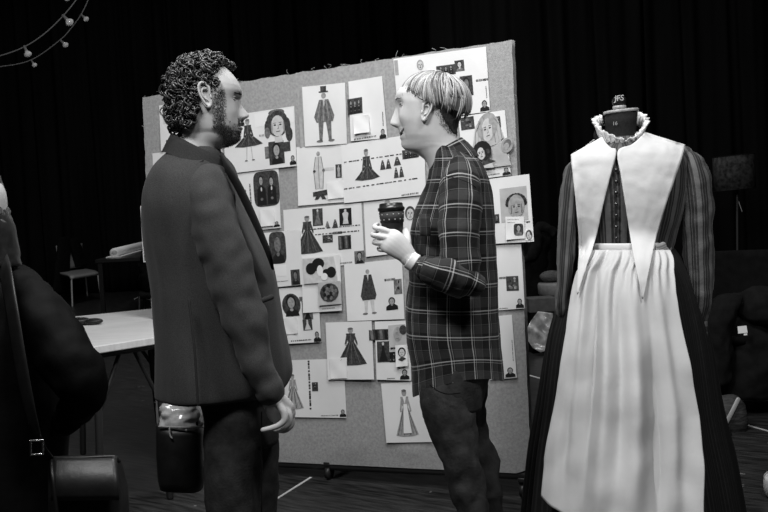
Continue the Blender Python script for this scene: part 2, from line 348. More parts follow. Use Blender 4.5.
# ------------------------------------------------------------------ sheets of paper pinned to it
PR = ['ink', 'dark', 'mid', 'light', 'pale', 'note', 'greypaper', 'tape']; K_, D_, G_, L_, P_, N_, S_, T_ = range(8)
class Sheet:
    def __init__(s, quad, label, lay=0, curl=.006, m='paper', name='costume_sheet', group=None, cat='sheet of paper', nudge=0.0):
        s.q = [np.array(a, float) for a in quad]; s.off = .003+lay*.0032; s.c = rng.uniform(.2, 1.0, 4)*curl; s.seed = rng.random()*50
        tl, tr, br, bl = s.q; s.slope = (tr[1]-tl[1])/(tr[0]-tl[0]); s.lean = (bl[0]-tl[0])/(bl[1]-tl[1])
        n = 10; mb = MB(); G = []
        for side in (0, 1):
            for i in range(n+1):
                for j in range(n+1):
                    p = s.uvpx(j/n, i/n); G.append(s.pt(p[0], p[1], -.0006*side))
        N = (n+1)**2
        F = [(i*(n+1)+j, (i+1)*(n+1)+j, (i+1)*(n+1)+j+1, i*(n+1)+j+1) for i in range(n) for j in range(n)]
        rim = list(range(n+1))+[i*(n+1)+n for i in range(1, n+1)]+[n*(n+1)+j for j in range(n-1, -1, -1)]+[i*(n+1) for i in range(n-1, 0, -1)]
        mb.add(G, F+[tuple(N+x for x in reversed(f)) for f in F]+[(rim[(k+1) % len(rim)], rim[k], rim[k]+N, rim[(k+1) % len(rim)]+N) for k in range(len(rim))])
        s.o = mb.build(name, m, None, smooth=False, at=s.pt(*((tl+tr)/2)))
        tag(s.o, label, cat, group)
    def uvpx(s, u, v): tl, tr, br, bl = s.q; return (tl*(1-u)+tr*u)*(1-v)+(bl*(1-u)+br*u)*v
    def uv(s, x, y):
        tl, tr, br, bl = s.q; u = v = .5; p = np.array([x, y], float)
        for _ in range(8):
            f = s.uvpx(u, v)-p; du = (tr-tl)*(1-v)+(br-bl)*v; dv = (bl-tl)*(1-u)+(br-tr)*u
            d = np.linalg.solve(np.stack([du, dv], 1), -f); u += d[0]; v += d[1]
        return u, v
    def pt(s, x, y, e=0.0):
        u, v = s.uv(x, y); u = min(max(u, 0), 1); v = min(max(v, 0), 1)
        l = s.c[0]*(u*v)**2+s.c[1]*((1-u)*v)**2+s.c[2]*.4*v+s.c[3]*.5*(max(0, u-.5)*2)**2*(1-v)
        l += .0012*math.sin(6*u+s.seed)*math.sin(5*v+s.seed*2)
        return onb(x, y, s.off+l+e)
    def loc(s, x0, y0, w, h):
        """pixel of (a,b) in a box of the sheet, sheared like the sheet"""
        return lambda a, b: (x0+a*w+s.lean*b*h, y0+b*h+s.slope*a*w)
    def poly(s, mb, pts, m, e=.0009):
        c = np.mean(pts, 0); P = [s.pt(x, y, e) for x, y in pts]; n = len(P); area = 0
        for i in range(n): area += pts[i][0]*pts[(i+1) % n][1]-pts[(i+1) % n][0]*pts[i][1]
        if area > 0: P = P[::-1]                      # counter-clockwise as seen
        mb.add(P+[s.pt(c[0], c[1], e)], [(i, (i+1) % n, n) for i in range(n)], m)
    def rect(s, mb, f, a0, b0, a1, b1, m, e=.0009):
        for i in range(3):
            for j in range(3):
                x = [a0+(a1-a0)*(i+t)/3 for t in (0, 1)]; y = [b0+(b1-b0)*(j+t)/3 for t in (0, 1)]
                s.poly(mb, [f(x[0], y[0]), f(x[1], y[0]), f(x[1], y[1]), f(x[0], y[1])], m, e)
    def oval(s, mb, f, ca, cb, ra, rb, m, e=.0012, n=14, p=2.0):
        pts = []
        for k in range(n):
            t = 2*PI*k/n; ct, st = math.cos(t), math.sin(t)
            pts.append(f(ca+ra*math.copysign(abs(ct)**(2/p), ct), cb+rb*math.copysign(abs(st)**(2/p), st)))
        s.poly(mb, pts, m, e)
    def line(s, mb, f, pts, w, m, e=.0016):
        for (a, b), (c, d) in zip(pts[:-1], pts[1:]):
            p, q = np.array(f(a, b)), np.array(f(c, d)); t = q-p; t = np.array([-t[1], t[0]])/(np.linalg.norm(t)+1e-9)*w/2
            s.poly(mb, [tuple(p-t), tuple(q-t), tuple(q+t), tuple(p+t)], m, e)
    # ---- printed matter, each one part of its sheet
    def out(s, mb, name, label=None): return mb.build(name, PR, s.o, smooth=False, label=label)
    def face(s, mb, f, ca, cb, ra, rb, skin, hair, e=.0018, feat=K_, big=False):
        s.oval(mb, f, ca, cb-.10*rb, ra*1.28, rb*1.2, hair, e); s.oval(mb, f, ca, cb+.08*rb, ra*.92, rb*.95, skin, e+.0005)
        if big:
            for q in (-1, 1):
                s.oval(mb, f, ca+q*ra*.38, cb-.02*rb, ra*.19, rb*.07, feat, e+.001, 8); s.line(mb, f, [(ca+q*ra*.18, cb-.2*rb), (ca+q*ra*.6, cb-.2*rb)], .55, feat, e+.001)
                s.oval(mb, f, ca+q*ra*.8, cb+.2*rb, ra*.12, rb*.55, max(G_, skin-1), e+.0008, 8)
            s.line(mb, f, [(ca+.05*ra, cb), (ca+.1*ra, cb+.32*rb), (ca-.12*ra, cb+.34*rb)], .45, G_, e+.001)
            s.line(mb, f, [(ca-.25*ra, cb+.58*rb), (ca+.28*ra, cb+.56*rb)], .7, feat, e+.001)
        else:
            s.line(mb, f, [(ca-.5*ra, cb), (ca-.15*ra, cb)], .5, G_, e+.001); s.line(mb, f, [(ca+.15*ra, cb), (ca+.5*ra, cb)], .5, G_, e+.001)
            s.line(mb, f, [(ca-.2*ra, cb+.5*rb), (ca+.2*ra, cb+.5*rb)], .45, G_, e+.001)
    def portrait(s, x, y, w, h, bg=D_, body=K_, skin=L_, hair=K_, shape='rect', name='portrait_photo', frame=None):
        mb = MB(); f = s.loc(x, y, w, h)
        if shape == 'rect': s.rect(mb, f, 0, 0, 1, 1, bg)
        elif shape == 'oval': s.oval(mb, f, .5, .5, .5, .5, bg, .0009, 20)
        elif shape == 'round': s.oval(mb, f, .5, .5, .5, .5, bg, .0009, 28, 4.5)
        s.poly(mb, [f(.14, .98), f(.2, .78), f(.4, .66), f(.62, .66), f(.84, .78), f(.9, .98)], body, .0014); s.oval(mb, f, .5, .70, .1, .07, skin, .0017, 8)
        s.face(mb, f, .5, .38, .21, .25, skin, hair)
        return s.out(mb, name)
    def couple(s, x, y, w, h, shape='round', name='group_photo', n=2, bg=D_):
        mb = MB(); f = s.loc(x, y, w, h)
        if shape == 'round': s.oval(mb, f, .5, .5, .5, .5, bg, .0009, 28, 5)
        else: s.rect(mb, f, 0, 0, 1, 1, bg)
        for k in range(n):
            c = (k+.5)/n*.8+.1; r = .36/n
            s.poly(mb, [f(c-r, .95), f(c-r*.9, .5), f(c-r*.3, .4), f(c+r*.3, .4), f(c+r*.9, .5), f(c+r, .95)], K_, .0014)
            s.face(mb, f, c, .26+.05*(k % 2), r*.42, .12, L_, K_); s.oval(mb, f, c, .5, r*.16, .06, P_, .002); s.oval(mb, f, c, .78, r*.3, .04, G_, .002)
        return s.out(mb, name)
    def gown(s, x, y, w, h, dress=D_, skirt_top=.36, hem=.97, legs=False, head=L_, name='figure_drawing', sleeves=True, apron=False, flare=1.0, trim=G_):
        mb = MB(); f = s.loc(x, y, w, h)
        s.oval(mb, f, .5, .07, .10, .07, head); s.oval(mb, f, .5, .03, .10, .03, G_, .0014)
        s.poly(mb, [f(.44, .12), f(.56, .12), f(.56, .16), f(.44, .16)], head)
        s.poly(mb, [f(.33, .15), f(.67, .15), f(.62, skirt_top), f(.38, skirt_top)], dress, .0012)
        if sleeves:
            s.poly(mb, [f(.36, .15), f(.40, .2), f(.34, .42), f(.27, .42)], dress, .0012); s.poly(mb, [f(.64, .15), f(.60, .2), f(.68, .42), f(.75, .42)], dress, .0012)
            s.oval(mb, f, .31, .44, .04, .02, head); s.oval(mb, f, .71, .44, .04, .02, head)
        a = .58*flare
        s.poly(mb, [f(.42, skirt_top-.01), f(.60, skirt_top-.01), f(.5+a*.62, (skirt_top+hem)/2), f(.5+a, hem-.03), f(.5+a*.4, hem), f(.5-a*.4, hem), f(.5-a, hem-.03), f(.5-a*.6, (skirt_top+hem)/2)], dress, .0012)
        for k in range(7):
            q = (k-3)/3.3; s.line(mb, f, [(.51+q*.08, skirt_top+.02), (.5+q*a*.92, hem-.03)], .45, trim if k % 2 else K_, .002)
        s.line(mb, f, [(.5, .16), (.5, skirt_top)], .5, trim, .002)
        if legs:
            for q in (-1, 1):
                s.poly(mb, [f(.5+q*.10-.03, hem), f(.5+q*.10+.03, hem), f(.5+q*.14+.02, .97), f(.5+q*.14-.02, .97)], P_, .0012); s.oval(mb, f, .5+q*.17, .985, .07, .015, G_, .0014)
        if apron:
            s.poly(mb, [f(.44, .3), f(.58, .3), f(.68, .9), f(.34, .9)], N_, .0024); s.poly(mb, [f(.42, .14), f(.58, .14), f(.5, .3)], N_, .0024)
            s.line(mb, f, [(.34, .9), (.68, .9)], .5, G_, .003)
        return s.out(mb, name)
    def coat(s, x, y, w, h, cloth=G_, hat=False, legs=G_, name='figure_drawing', low=.58, stripe=True, head=L_):
        mb = MB(); f = s.loc(x, y, w, h); t = .12 if hat else 0
        if hat: s.rect(mb, f, .40, 0, .60, .10, D_); s.poly(mb, [f(.34, .09), f(.66, .09), f(.66, .115), f(.34, .115)], D_)
        s.oval(mb, f, .5, t+.05, .085, .05, head)
        s.poly(mb, [f(.34, t+.12), f(.66, t+.12), f(.84, low-.1), f(.78, low), f(.22, low), f(.14, low-.1)], cloth, .0012)
        s.poly(mb, [f(.46, t+.12), f(.54, t+.12), f(.5, t+.26)], P_, .0018)
        if stripe:
            for k in range(6): s.line(mb, f, [(.38+k*.05, t+.15), (.25+k*.1, low-.02)], .5, D_ if k % 2 else L_, .002)
        for q in (-1, 1):
            s.poly(mb, [f(.5+q*.13-.09, low), f(.5+q*.13+.09, low), f(.5+q*.16+.05, .96), f(.5+q*.16-.05, .96)], legs, .0012); s.oval(mb, f, .5+q*.2, .975, .11, .02, legs if legs < L_ else G_, .0016)
        return s.out(mb, name)
    def photo(s, x, y, w, h, bg=D_, fg=G_, kind='torso', name='costume_photo'):
        mb = MB(); f = s.loc(x, y, w, h); s.rect(mb, f, 0, 0, 1, 1, bg)
        if kind == 'torso':
            s.poly(mb, [f(.25, .3), f(.4, .2), f(.6, .2), f(.75, .3), f(.68, .62), f(.74, .92), f(.26, .92), f(.34, .62)], fg, .0014); s.oval(mb, f, .5, .13, .1, .08, fg)
        elif kind == 'gown':
            s.poly(mb, [f(.4, .2), f(.6, .2), f(.6, .42), f(.85, .95), f(.15, .95), f(.4, .42)], fg, .0014); s.oval(mb, f, .5, .12, .09, .08, P_)
        elif kind == 'folds':
            for k in range(4): s.poly(mb, [f(.06+k*.24, .05), f(.2+k*.24, .1), f(.24+k*.24, .95), f(.1+k*.24, .9)], fg if k % 2 else G_, .0014)
        else:
            for k in range(9): s.oval(mb, f, rng.uniform(.15, .85), rng.uniform(.15, .85), rng.uniform(.06, .15), rng.uniform(.05, .12), rng.choice([fg, G_, K_, L_]), .0012+.0001*k, 8)
        return s.out(mb, name)
    def cut(s, x, y, w, h, n=2, shade=D_, name='costume_photo'):
        """small gowns cut out and pasted without background"""
        mb = MB(); f = s.loc(x, y, w, h)
        for k in range(n):
            c = (k+.5)/n; r = .5/n
            s.oval(mb, f, c, .1, r*.35, .1, G_); s.poly(mb, [f(c-r*.4, .2), f(c+r*.4, .2), f(c+r*.95, .95), f(c-r*.95, .95)], shade, .0012); s.oval(mb, f, c, .42, r*.2, .08, L_, .0018)
        return s.out(mb, name)
    def caption(s, x, y, w, h=1.6, m=G_, name='caption'):
        mb = MB(); f = s.loc(x, y, w, h); a = 0.0
        while a < .97:
            b = min(1, a+rng.uniform(.03, .09)); s.poly(mb, [f(a, rng.uniform(0, .2)), f(b, rng.uniform(0, .2)), f(b, 1), f(a, 1)], m, .0012); a = b+rng.uniform(.015, .05)
        return s.out(mb, name)
    def dashes(s, x, y, w, vertical=False, th=1.05):
        mb = MB(); f = s.loc(x, y, th if vertical else w, w if vertical else th); a = 0.0
        while a < .97:
            b = min(1, a+rng.uniform(.02, .07)); m = rng.choice([K_, D_, G_])
            s.poly(mb, [f(0, a), f(1, a), f(1, b), f(0, b)] if vertical else [f(a, 0), f(b, 0), f(b, 1), f(a, 1)], m, .0012); a = b+rng.uniform(.005, .04)
        return s.out(mb, name='dashed_border')
    def patch(s, x, y, w, h, m=P_, name='printed_patch', e=.0007):
        mb = MB(); s.rect(mb, s.loc(x, y, w, h), 0, 0, 1, 1, m, e); return s.out(mb, name)
    def small(s, x, y, w=6.5, h=10):
        mb = MB(); f = s.loc(x, y, w, h)
        s.poly(mb, [f(0, 1), f(.02, .72), f(.3, .55), f(.7, .55), f(.98, .72), f(1, 1)], K_, .0012); s.oval(mb, f, .5, .58, .12, .1, L_, .0014, 8); s.face(mb, f, .5, .34, .22, .25, L_, K_, .0016)
        return s.out(mb, 'signature_portrait')
def card(quad, label, lay, m='note', name='note', cat='note', curl=.004): return Sheet(quad, label, lay, curl, m, name, None, cat)

s = Sheet([(159, 105.5), (207, 98.5), (209.5, 143), (161, 151)], 'white sheet at the top left corner of the board behind the dark curly head'); s.caption(166, 140, 30); s.patch(163, 112, 30, 12, P_)
s = Sheet([(152.3, 153.5), (222, 144.5), (225, 198), (155, 207)], 'white sheet behind the man\'s shoulder, only its left corner showing'); s.caption(160, 196, 40); s.dashes(158, 160, 55)
s = Sheet([(140.2, 206), (206, 198), (209, 254.5), (143.4, 262.3)], 'sheet with dark dotted left border overhanging the left edge of the board', 1); s.dashes(141.2, 207.5, 54, True, 1.7); s.caption(160, 250, 36)
# the girl in a short dress and the painted face
s = Sheet([(222, 117), (294.2, 106), (296.6, 165.8), (226, 174)], 'sheet in front of the man\'s face with girl in flared dress and large painted face', 1)
s.patch(254.3, 114, 38.5, 13.5, N_); s.gown(236.5, 120.5, 21, 42, D_, .36, .66, True, flare=1.15); s.caption(259, 134.5, 32, 2.2, L_)
mb = MB(); f = s.loc(263, 111, 27, 34)
s.oval(mb, f, .48, .40, .40, .40, D_); s.oval(mb, f, .14, .52, .13, .24, D_, .0010); s.oval(mb, f, .84, .52, .13, .24, D_, .0010); s.oval(mb, f, .48, .10, .3, .1, G_, .0013); s.face(mb, f, .50, .47, .27, .33, P_, D_, big=True, e=.0016); s.poly(mb, [f(.36, .74), f(.62, .74), f(.66, .98), f(.36, .98)], P_, .0016); s.oval(mb, f, .9, .78, .13, .22, D_, .0014); s.oval(mb, f, .1, .66, .1, .16, G_, .0014); s.out(mb, 'painted_face', 'large pale painted face with dark parted hair')
s.patch(282, 142.5, 8, 9.5, D_, 'printed_patch', .001); s.patch(264.5, 147, 5, 12, G_); s.portrait(268.2, 142.3, 15.2, 23, D_, K_, L_); s.small(289.2, 155.6, 6.5, 9.5)
# the couple
s = Sheet([(228, 175), (278.6, 168.6), (281, 227.6), (232, 233.5)], 'sheet beside the man\'s lapel with dark rounded photo of a seated couple', 0)
s.couple(252.5, 172.5, 25.5, 35.5); s.small(273.6, 221.6, 6, 5.5); s.dashes(249, 184, 20, True, 1.4); s.cut(240, 190, 9, 18, 1, L_)
card([(260, 209.6), (273.6, 208.4), (274.4, 225.4), (260.8, 226.8)], 'small white note pinned below the seated couple photo', 3)
# man with top hat
s = Sheet([(302, 87), (345, 82.6), (347, 143.6), (305, 146.6)], 'sheet with drawing of man in top hat and long striped coat', 1); s.coat(308.5, 87.5, 29, 56, G_, True, G_, low=.64)
mb = MB(); s2 = Sheet([(297.3, 89), (302.2, 87.2), (305, 146.6), (300, 147.3)], 'narrow grey strip along the left of the top hat drawing', 0, .003, 'tape', 'paper_strip', cat='paper strip')
s = Sheet([(348.3, 81.6), (382, 76), (387.4, 138), (350.8, 141.2)], 'half sheet with small dark group photo and blank sticky note under it', 1)
s.couple(347.2, 99.4, 14.8, 15.8, 'rect', n=3); s.small(379.2, 129.2, 6.8, 9.5); s.caption(354, 138.6, 22); s.dashes(382.2, 112, 14, True, .8)
card([(353, 116.4), (368.8, 114.4), (369.6, 132), (354, 134)], 'blank white sticky note lifting off the half sheet under the dark group photo', 3, curl=.02)
# white suit
s = Sheet([(296.4, 147.2), (341.5, 143.6), (344.5, 202), (298.2, 205.8)], 'sheet with pale drawn figure in white suit and dark trouser bottoms', 0)
mb = MB(); f = s.loc(311, 152, 14, 48)
s.oval(mb, f, .5, .05, .13, .05, L_); s.poly(mb, [f(.3, .11), f(.7, .11), f(.85, .4), f(.78, .78), f(.25, .78), f(.15, .4)], P_, .0012); s.line(mb, f, [(.3, .11), (.15, .4), (.25, .78)], .6, G_); s.line(mb, f, [(.7, .11), (.85, .4), (.78, .78)], .6, G_); s.line(mb, f, [(.5, .12), (.52, .76)], .5, G_)
s.oval(mb, f, .2, .41, .1, .03, D_, .002); s.oval(mb, f, .85, .4, .1, .03, G_, .002)
s.poly(mb, [f(.05, .84), f(1.2, .80), f(1.25, .90), f(.85, .93), f(1.0, 1), f(.7, 1), f(.6, .93), f(.4, 1), f(.15, 1), f(.3, .92), f(.05, .93)], D_, .0018); s.out(mb, 'figure_drawing')
s.photo(335.4, 164.5, 6, 13.5, D_, L_); s.patch(322, 168, 12, 3, P_)
card([(326.5, 182.4), (343, 180.4), (343.6, 197.6), (328, 199.4)], 'white note pinned at the corner of the white suit drawing', 2)
# girl in a jacket
s = Sheet([(340.7, 144.8), (424, 132.5), (426, 194.5), (344, 203.2)], 'wide sheet under the woman\'s chin with girl in dark jacket and four small photos', 1)
s.gown(355, 150.5, 21.5, 50, D_, .34, .62, False, flare=1.0); s.dashes(344, 161.8, 58); s.dashes(344, 188.5, 76)
s.cut(379.5, 160.5, 11.5, 10, 2); s.cut(393.2, 157.3, 7.5, 9, 1); s.cut(393.2, 167.8, 10.5, 11, 2); s.couple(402, 150.5, 16.5, 9, 'rect', n=3); s.caption(401.5, 194.4, 17)
# victorian dress
s = Sheet([(283.2, 210), (361.4, 202.8), (364.6, 264), (285.6, 268.6)], 'sheet with dark patterned crinoline dress and several small costume photos', 0)
s.gown(294, 217, 25.5, 39, D_, .36, .97, flare=1.0); s.dashes(284, 231, 13); s.dashes(284, 237.5, 12); s.dashes(309.5, 229, 52); s.dashes(315, 234.2, 46)
s.photo(312.2, 209, 10.2, 17.2, D_, G_, 'gown'); s.photo(339, 208.8, 12.2, 17, K_, P_, 'torso'); s.cut(325, 221.5, 4.5, 6, 1, G_); s.cut(332, 219.6, 6, 9, 1)
s.photo(322.4, 235.4, 10.2, 7.8, D_, L_, 'mix'); s.photo(333, 232, 9, 2.4, D_, G_, 'mix'); s.photo(338, 236, 12.8, 14, D_, K_, 'folds'); s.portrait(354.2, 251.3, 10, 12.8, G_, K_, L_); s.caption(340, 262.4, 12)
# behind the cup
s = Sheet([(363.5, 202.6), (428, 195.5), (431, 249.5), (366, 256.8)], 'sheet behind the coffee cup with small drawn face at its right', 0)
mb = MB(); f = s.loc(404.5, 206.5, 10.5, 14); s.face(mb, f, .5, .55, .38, .42, P_, D_, big=True); s.out(mb, 'painted_face'); s.oval(mb := MB(), s.loc(384, 199.5, 6, 6), .5, .5, .45, .45, L_); s.out(mb, 'figure_drawing')
# man in a dark coat
s = Sheet([(344, 264.6), (402, 258.4), (404.5, 319), (347.4, 321.2)], 'sheet with drawn man in grey buttoned coat beside the plaid shirt\'s front edge', 1)
s.coat(356, 270.5, 22.5, 45, D_, False, P_, low=.68, stripe=False); s.dashes(384.4, 279, 11, th=2.2); s.photo(393.5, 279.5, 8, 15, G_, L_, 'mix'); s.small(385.5, 297.5, 12, 13)
# lower left group
s = Sheet([(264, 233), (300.2, 229.5), (302.4, 284.6), (268, 288)], 'sheet with dark arched photo of a bearded man beside the man\'s lapel', 2)
s.portrait(268.2, 232.6, 16.6, 32, D_, K_, G_, D_, 'round'); s.portrait(290.4, 270, 9, 15.2, D_, K_, G_); s.caption(275, 281.5, 13, .8); s.patch(272, 266, 14, 11, N_)
s = Sheet([(279, 288.6), (318.2, 285.5), (321, 342), (284.5, 344)], 'sheet with dark oval portrait and collage of woman in black', 1)
s.portrait(281, 294.3, 18.4, 23, D_, K_, L_, K_, 'oval'); s.photo(301.5, 301, 10, 9, D_, K_, 'mix'); s.photo(301.8, 308.6, 10.4, 11.5, G_, K_, 'gown'); s.photo(302.4, 319.6, 9.2, 11, D_, P_, 'gown'); s.small(313, 331.5, 7.2, 10.5); s.caption(291, 340.4, 20, 1.2, D_); s.photo(299, 297, 18, 4.5, G_, L_, 'mix')
card([(283, 318.2), (297, 317.4), (297.8, 333.6), (284.4, 334.6)], 'small white note pinned under the dark oval portrait', 3)
s = Sheet([(301.2, 258), (340, 254.6), (342, 310.5), (303, 313)], 'white sheet partly under the hair studies', 3, .004); s.caption(322, 308.5, 14, .8)
s = Sheet([(302.4, 259), (333.6, 256.4), (337.6, 281.8), (303.8, 284)], 'pale grey card of three dark hair bun studies', 5, .003, 'pale', 'hair_study', cat='picture card')
mb = MB(); f = s.loc(302, 256, 34, 28)
for a, b, ra, rb in ((.24, .48, .15, .21), (.46, .32, .18, .2), (.42, .46, .1, .12), (.83, .66, .14, .2), (.68, .68, .12, .15)): s.oval(mb, f, a, b, ra, rb, K_, .001+.0003*rng.random())
s.oval(mb, f, .50, .58, .09, .2, N_, .0016); s.oval(mb, f, .62, .80, .1, .13, N_, .0018); s.out(mb, 'hair_drawing')
s = Sheet([(318.2, 282.6), (340.4, 280.8), (341.6, 303.8), (318.8, 305.6)], 'grey card with picture of dark braided bun', 6, .004, 'greypaper', 'braid_study', cat='picture card')
mb = MB(); f = s.loc(318.5, 282.2, 22.5, 22.5); s.oval(mb, f, .47, .5, .42, .42, D_)
for k in range(16):
    t = k*2.4; r = .08+.26*(k/16); s.oval(mb, f, .47+r*math.cos(t), .5+r*math.sin(t), .07, .09, G_ if k % 3 else K_, .0014+.0001*k, 8)
s.out(mb, 'hair_drawing')
# ball gown pair
s = Sheet([(325.5, 322.6), (371.6, 321), (374.2, 379.5), (328, 379.6)], 'sheet with drawn woman in sweeping dark ball gown', 2); s.gown(336.5, 328, 27.5, 39, D_, .36, .97, flare=.95)
card([(329.6, 358.6), (346.8, 357.4), (347, 378.2), (330.6, 378.8)], 'white note covering the corner of the sweeping ball gown drawing', 4)
s = Sheet([(374.8, 321.6), (409.4, 320.4), (411.2, 380.6), (376.6, 379.6)], 'half sheet of dark fabric photos behind the pinned portrait cards', 2)
s.photo(368.8, 329.6, 19.4, 11, D_, K_, 'folds'); s.photo(376.8, 341.5, 12.2, 21, D_, K_, 'gown'); s.photo(389.4, 352, 6, 10.4, K_, G_, 'mix'); s.small(399.8, 369.2, 9.4, 10.4); s.caption(387, 378, 8, 1, D_)
s = Sheet([(388.2, 325.5), (405, 324), (409.5, 346.5), (389.5, 347.6)], 'grey cut-out head sketch at the edge of the plaid shirt', 4, .006, 'greypaper', 'cut_out_sketch', cat='sketch')
mb = MB(); f = s.loc(390, 325, 17, 20); s.oval(mb, f, .42, .48, .26, .36, L_); s.oval(mb, f, .74, .3, .22, .24, D_, .0015); s.line(mb, f, [(.3, .42), (.42, .42)], .5, G_); s.line(mb, f, [(.3, .7), (.45, .7)], .6, G_); s.out(mb, 'head_drawing')
s = Sheet([(395.2, 345.4), (407.4, 344.6), (407.6, 366), (396, 367)], 'white pinned card with small portrait of dark-haired head', 6, .008, 'note', 'portrait_card', cat='picture card')
mb = MB(); f = s.loc(395.8, 345.6, 11, 20); s.face(mb, f, .52, .36, .28, .2, P_, K_, big=False); s.poly(mb, [f(.15, .72), f(.4, .6), f(.66, .6), f(.9, .68), f(.5, .8)], D_, .0014); s.out(mb, 'head_drawing')
# two-page sheet at bottom left
s = Sheet([(283.6, 360.4), (343.6, 358.6), (346.6, 418), (286, 417)], 'two-page sheet beside the man\'s hand with pale gown drawing and dotted centre line', 0)
s.gown(283, 374.5, 18.5, 36, L_, .34, .97, flare=.95, trim=P_); s.dashes(307.6, 360.6, 51, True, 1.8); s.photo(311.8, 382.3, 6, 9, D_, K_, 'mix'); s.small(339.4, 409.4, 6.6, 7.5); s.caption(321, 415.2, 18, .9)
s = Sheet([(381, 383.6), (427, 381), (432, 442), (386.4, 442.8)], 'lowest sheet on the board with drawn maid in long white apron', 1)
s.gown(391.5, 390, 24, 49, L_, .34, .96, apron=True, flare=.8)
# upper right
s = Sheet([(393.4, 59), (486, 46.6), (490.2, 111.4), (399, 123)], 'large sheet above the woman\'s head with two dark photos and a group print', 0)
s.patch(394, 60.5, 3.6, 15, T_); mb = MB(); f = s.loc(416, 60.6, 7.5, 10); s.face(mb, f, .5, .5, .36, .42, P_, L_, big=True); s.out(mb, 'painted_face')
s.couple(436, 66.4, 19, 10, 'rect', n=3); s.portrait(454.3, 60.8, 9.4, 11, D_, G_, P_, K_); s.portrait(459.5, 76.6, 12.4, 20, D_, K_, G_, K_); s.dashes(476, 79.6, 12, th=2); s.small(479.4, 100.6, 9.4, 11); s.dashes(485.5, 86, 12, True, .7)
s = Sheet([(458, 117), (504.8, 110), (511, 175), (465, 180.8)], 'sheet right of the woman\'s head carrying two cut-out women\'s heads', 1)
s.photo(460, 118, 13.5, 12.5, D_, G_, 'mix'); s.photo(492, 117.2, 8, 11, D_, G_, 'mix'); s.caption(485.5, 174.8, 14, 1.2); s.small(501.8, 168, 8.2, 7.5)
s = Sheet([(478, 121), (491, 116), (511.6, 165), (482, 168.6)], 'pale grey cut-out sketch of woman with long loose hair', 3, .004, 'greypaper', 'cut_out_sketch', cat='sketch')
mb = MB(); f = s.loc(470, 118, 40, 50)
s.poly(mb, [f(.12, .2), f(.42, .0), f(.66, .2), f(.78, .62), f(.6, .7), f(.2, .7), f(.0, .62)], S_, .0008); s.oval(mb, f, .4, .3, .26, .28, L_, .0013); s.face(mb, f, .40, .34, .16, .24, P_, L_, big=True, e=.002, feat=D_)
for k in range(9): s.line(mb, f, [(.4+(k-4)*.03, .1), (.4+(k-4)*.075, .34), (.4+(k-4)*.085, .66)], .5, L_ if k % 2 else G_, .0018)
s.oval(mb, f, .84, .80, .15, .15, L_, .0014); s.oval(mb, f, .85, .78, .1, .09, G_, .0018); s.oval(mb, f, .82, .82, .07, .07, L_, .002); s.out(mb, 'head_drawing')
s = Sheet([(471.2, 151), (486, 146), (494, 167.4), (474.6, 168.8)], 'small cut-out picture of dark-haired lady at the plaid shoulder', 6, .004, 'pale', 'cut_out_portrait', cat='picture card')
mb = MB(); f = s.loc(470, 144.5, 20, 24.5); s.oval(mb, f, .5, .42, .46, .42, K_); s.oval(mb, f, .76, .6, .16, .22, D_, .0011); s.face(mb, f, .44, .47, .2, .26, P_, K_, big=True, e=.0014); s.poly(mb, [f(.4, .78), f(.6, .7), f(1.1, .98), f(.4, .98)], D_, .0012); s.out(mb, 'head_drawing')
s = Sheet([(478, 180.4), (529.2, 174), (534, 241.6), (482, 244.4)], 'sheet overhanging the right edge of the board with grey curly head drawing', 2, .008)
s.patch(499.4, 189, 27, 34, S_, 'sketch_ground'); mb = MB(); f = s.loc(505.5, 194, 20, 25)
for k in range(11):
    t = PI+PI*k/10; s.oval(mb, f, .5+.42*math.cos(t), .42+.30*math.sin(t), .13, .12, D_ if k % 2 else K_, .0012+.0001*k, 8)
s.face(mb, f, .5, .56, .32, .38, L_, L_, big=True, e=.003); s.out(mb, 'painted_face'); s.portrait(494, 214.5, 5, 9, D_, K_, G_); s.caption(507, 240, 14, 1.2); s.dashes(525.5, 221.4, 4.5, th=1.6)
s = Sheet([(505.4, 216.8), (524, 216.4), (525, 238.4), (506, 239.8)], 'white card with dark round-haired portrait pinned on the curly head sheet', 5, .004, 'note', 'portrait_card', cat='picture card')
s.portrait(513.6, 223.6, 9.6, 12, D_, G_, L_, K_, 'round'); s.caption(507, 219, 12, .7, L_); s.caption(507, 222, 8, .7, L_)
s = Sheet([(524.8, 230.4), (532, 229.4), (533, 239.6), (525.8, 240.6)], 'tiny oval face portrait at the overhanging bottom corner of the curly head sheet', 5, .002, 'note', 'portrait_card', cat='picture card')
mb = MB(); f = s.loc(525, 230, 7, 10); s.face(mb, f, .5, .55, .36, .40, P_, D_); s.out(mb, 'head_drawing')
s = Sheet([(485, 245.2), (521.2, 243.6), (524.8, 308.4), (489, 311)], 'sheet at the board\'s right edge with single small dark scene photo', 0)
s.photo(505.8, 276.4, 12.4, 14.6, D_, G_, 'mix'); s.dashes(499, 277, 6.5, th=2); s.small(515.4, 298.6, 8.2, 9.4); s.caption(499, 308, 9, .8)
s = Sheet([(486, 316.8), (511.8, 314.8), (516.8, 377.8), (490, 379.8)], 'narrow sheet at the plaid hem with tiny signature portrait at its foot', 0); s.small(504.8, 367.6, 10.2, 10); s.dashes(511.6, 340, 22, True, .7)
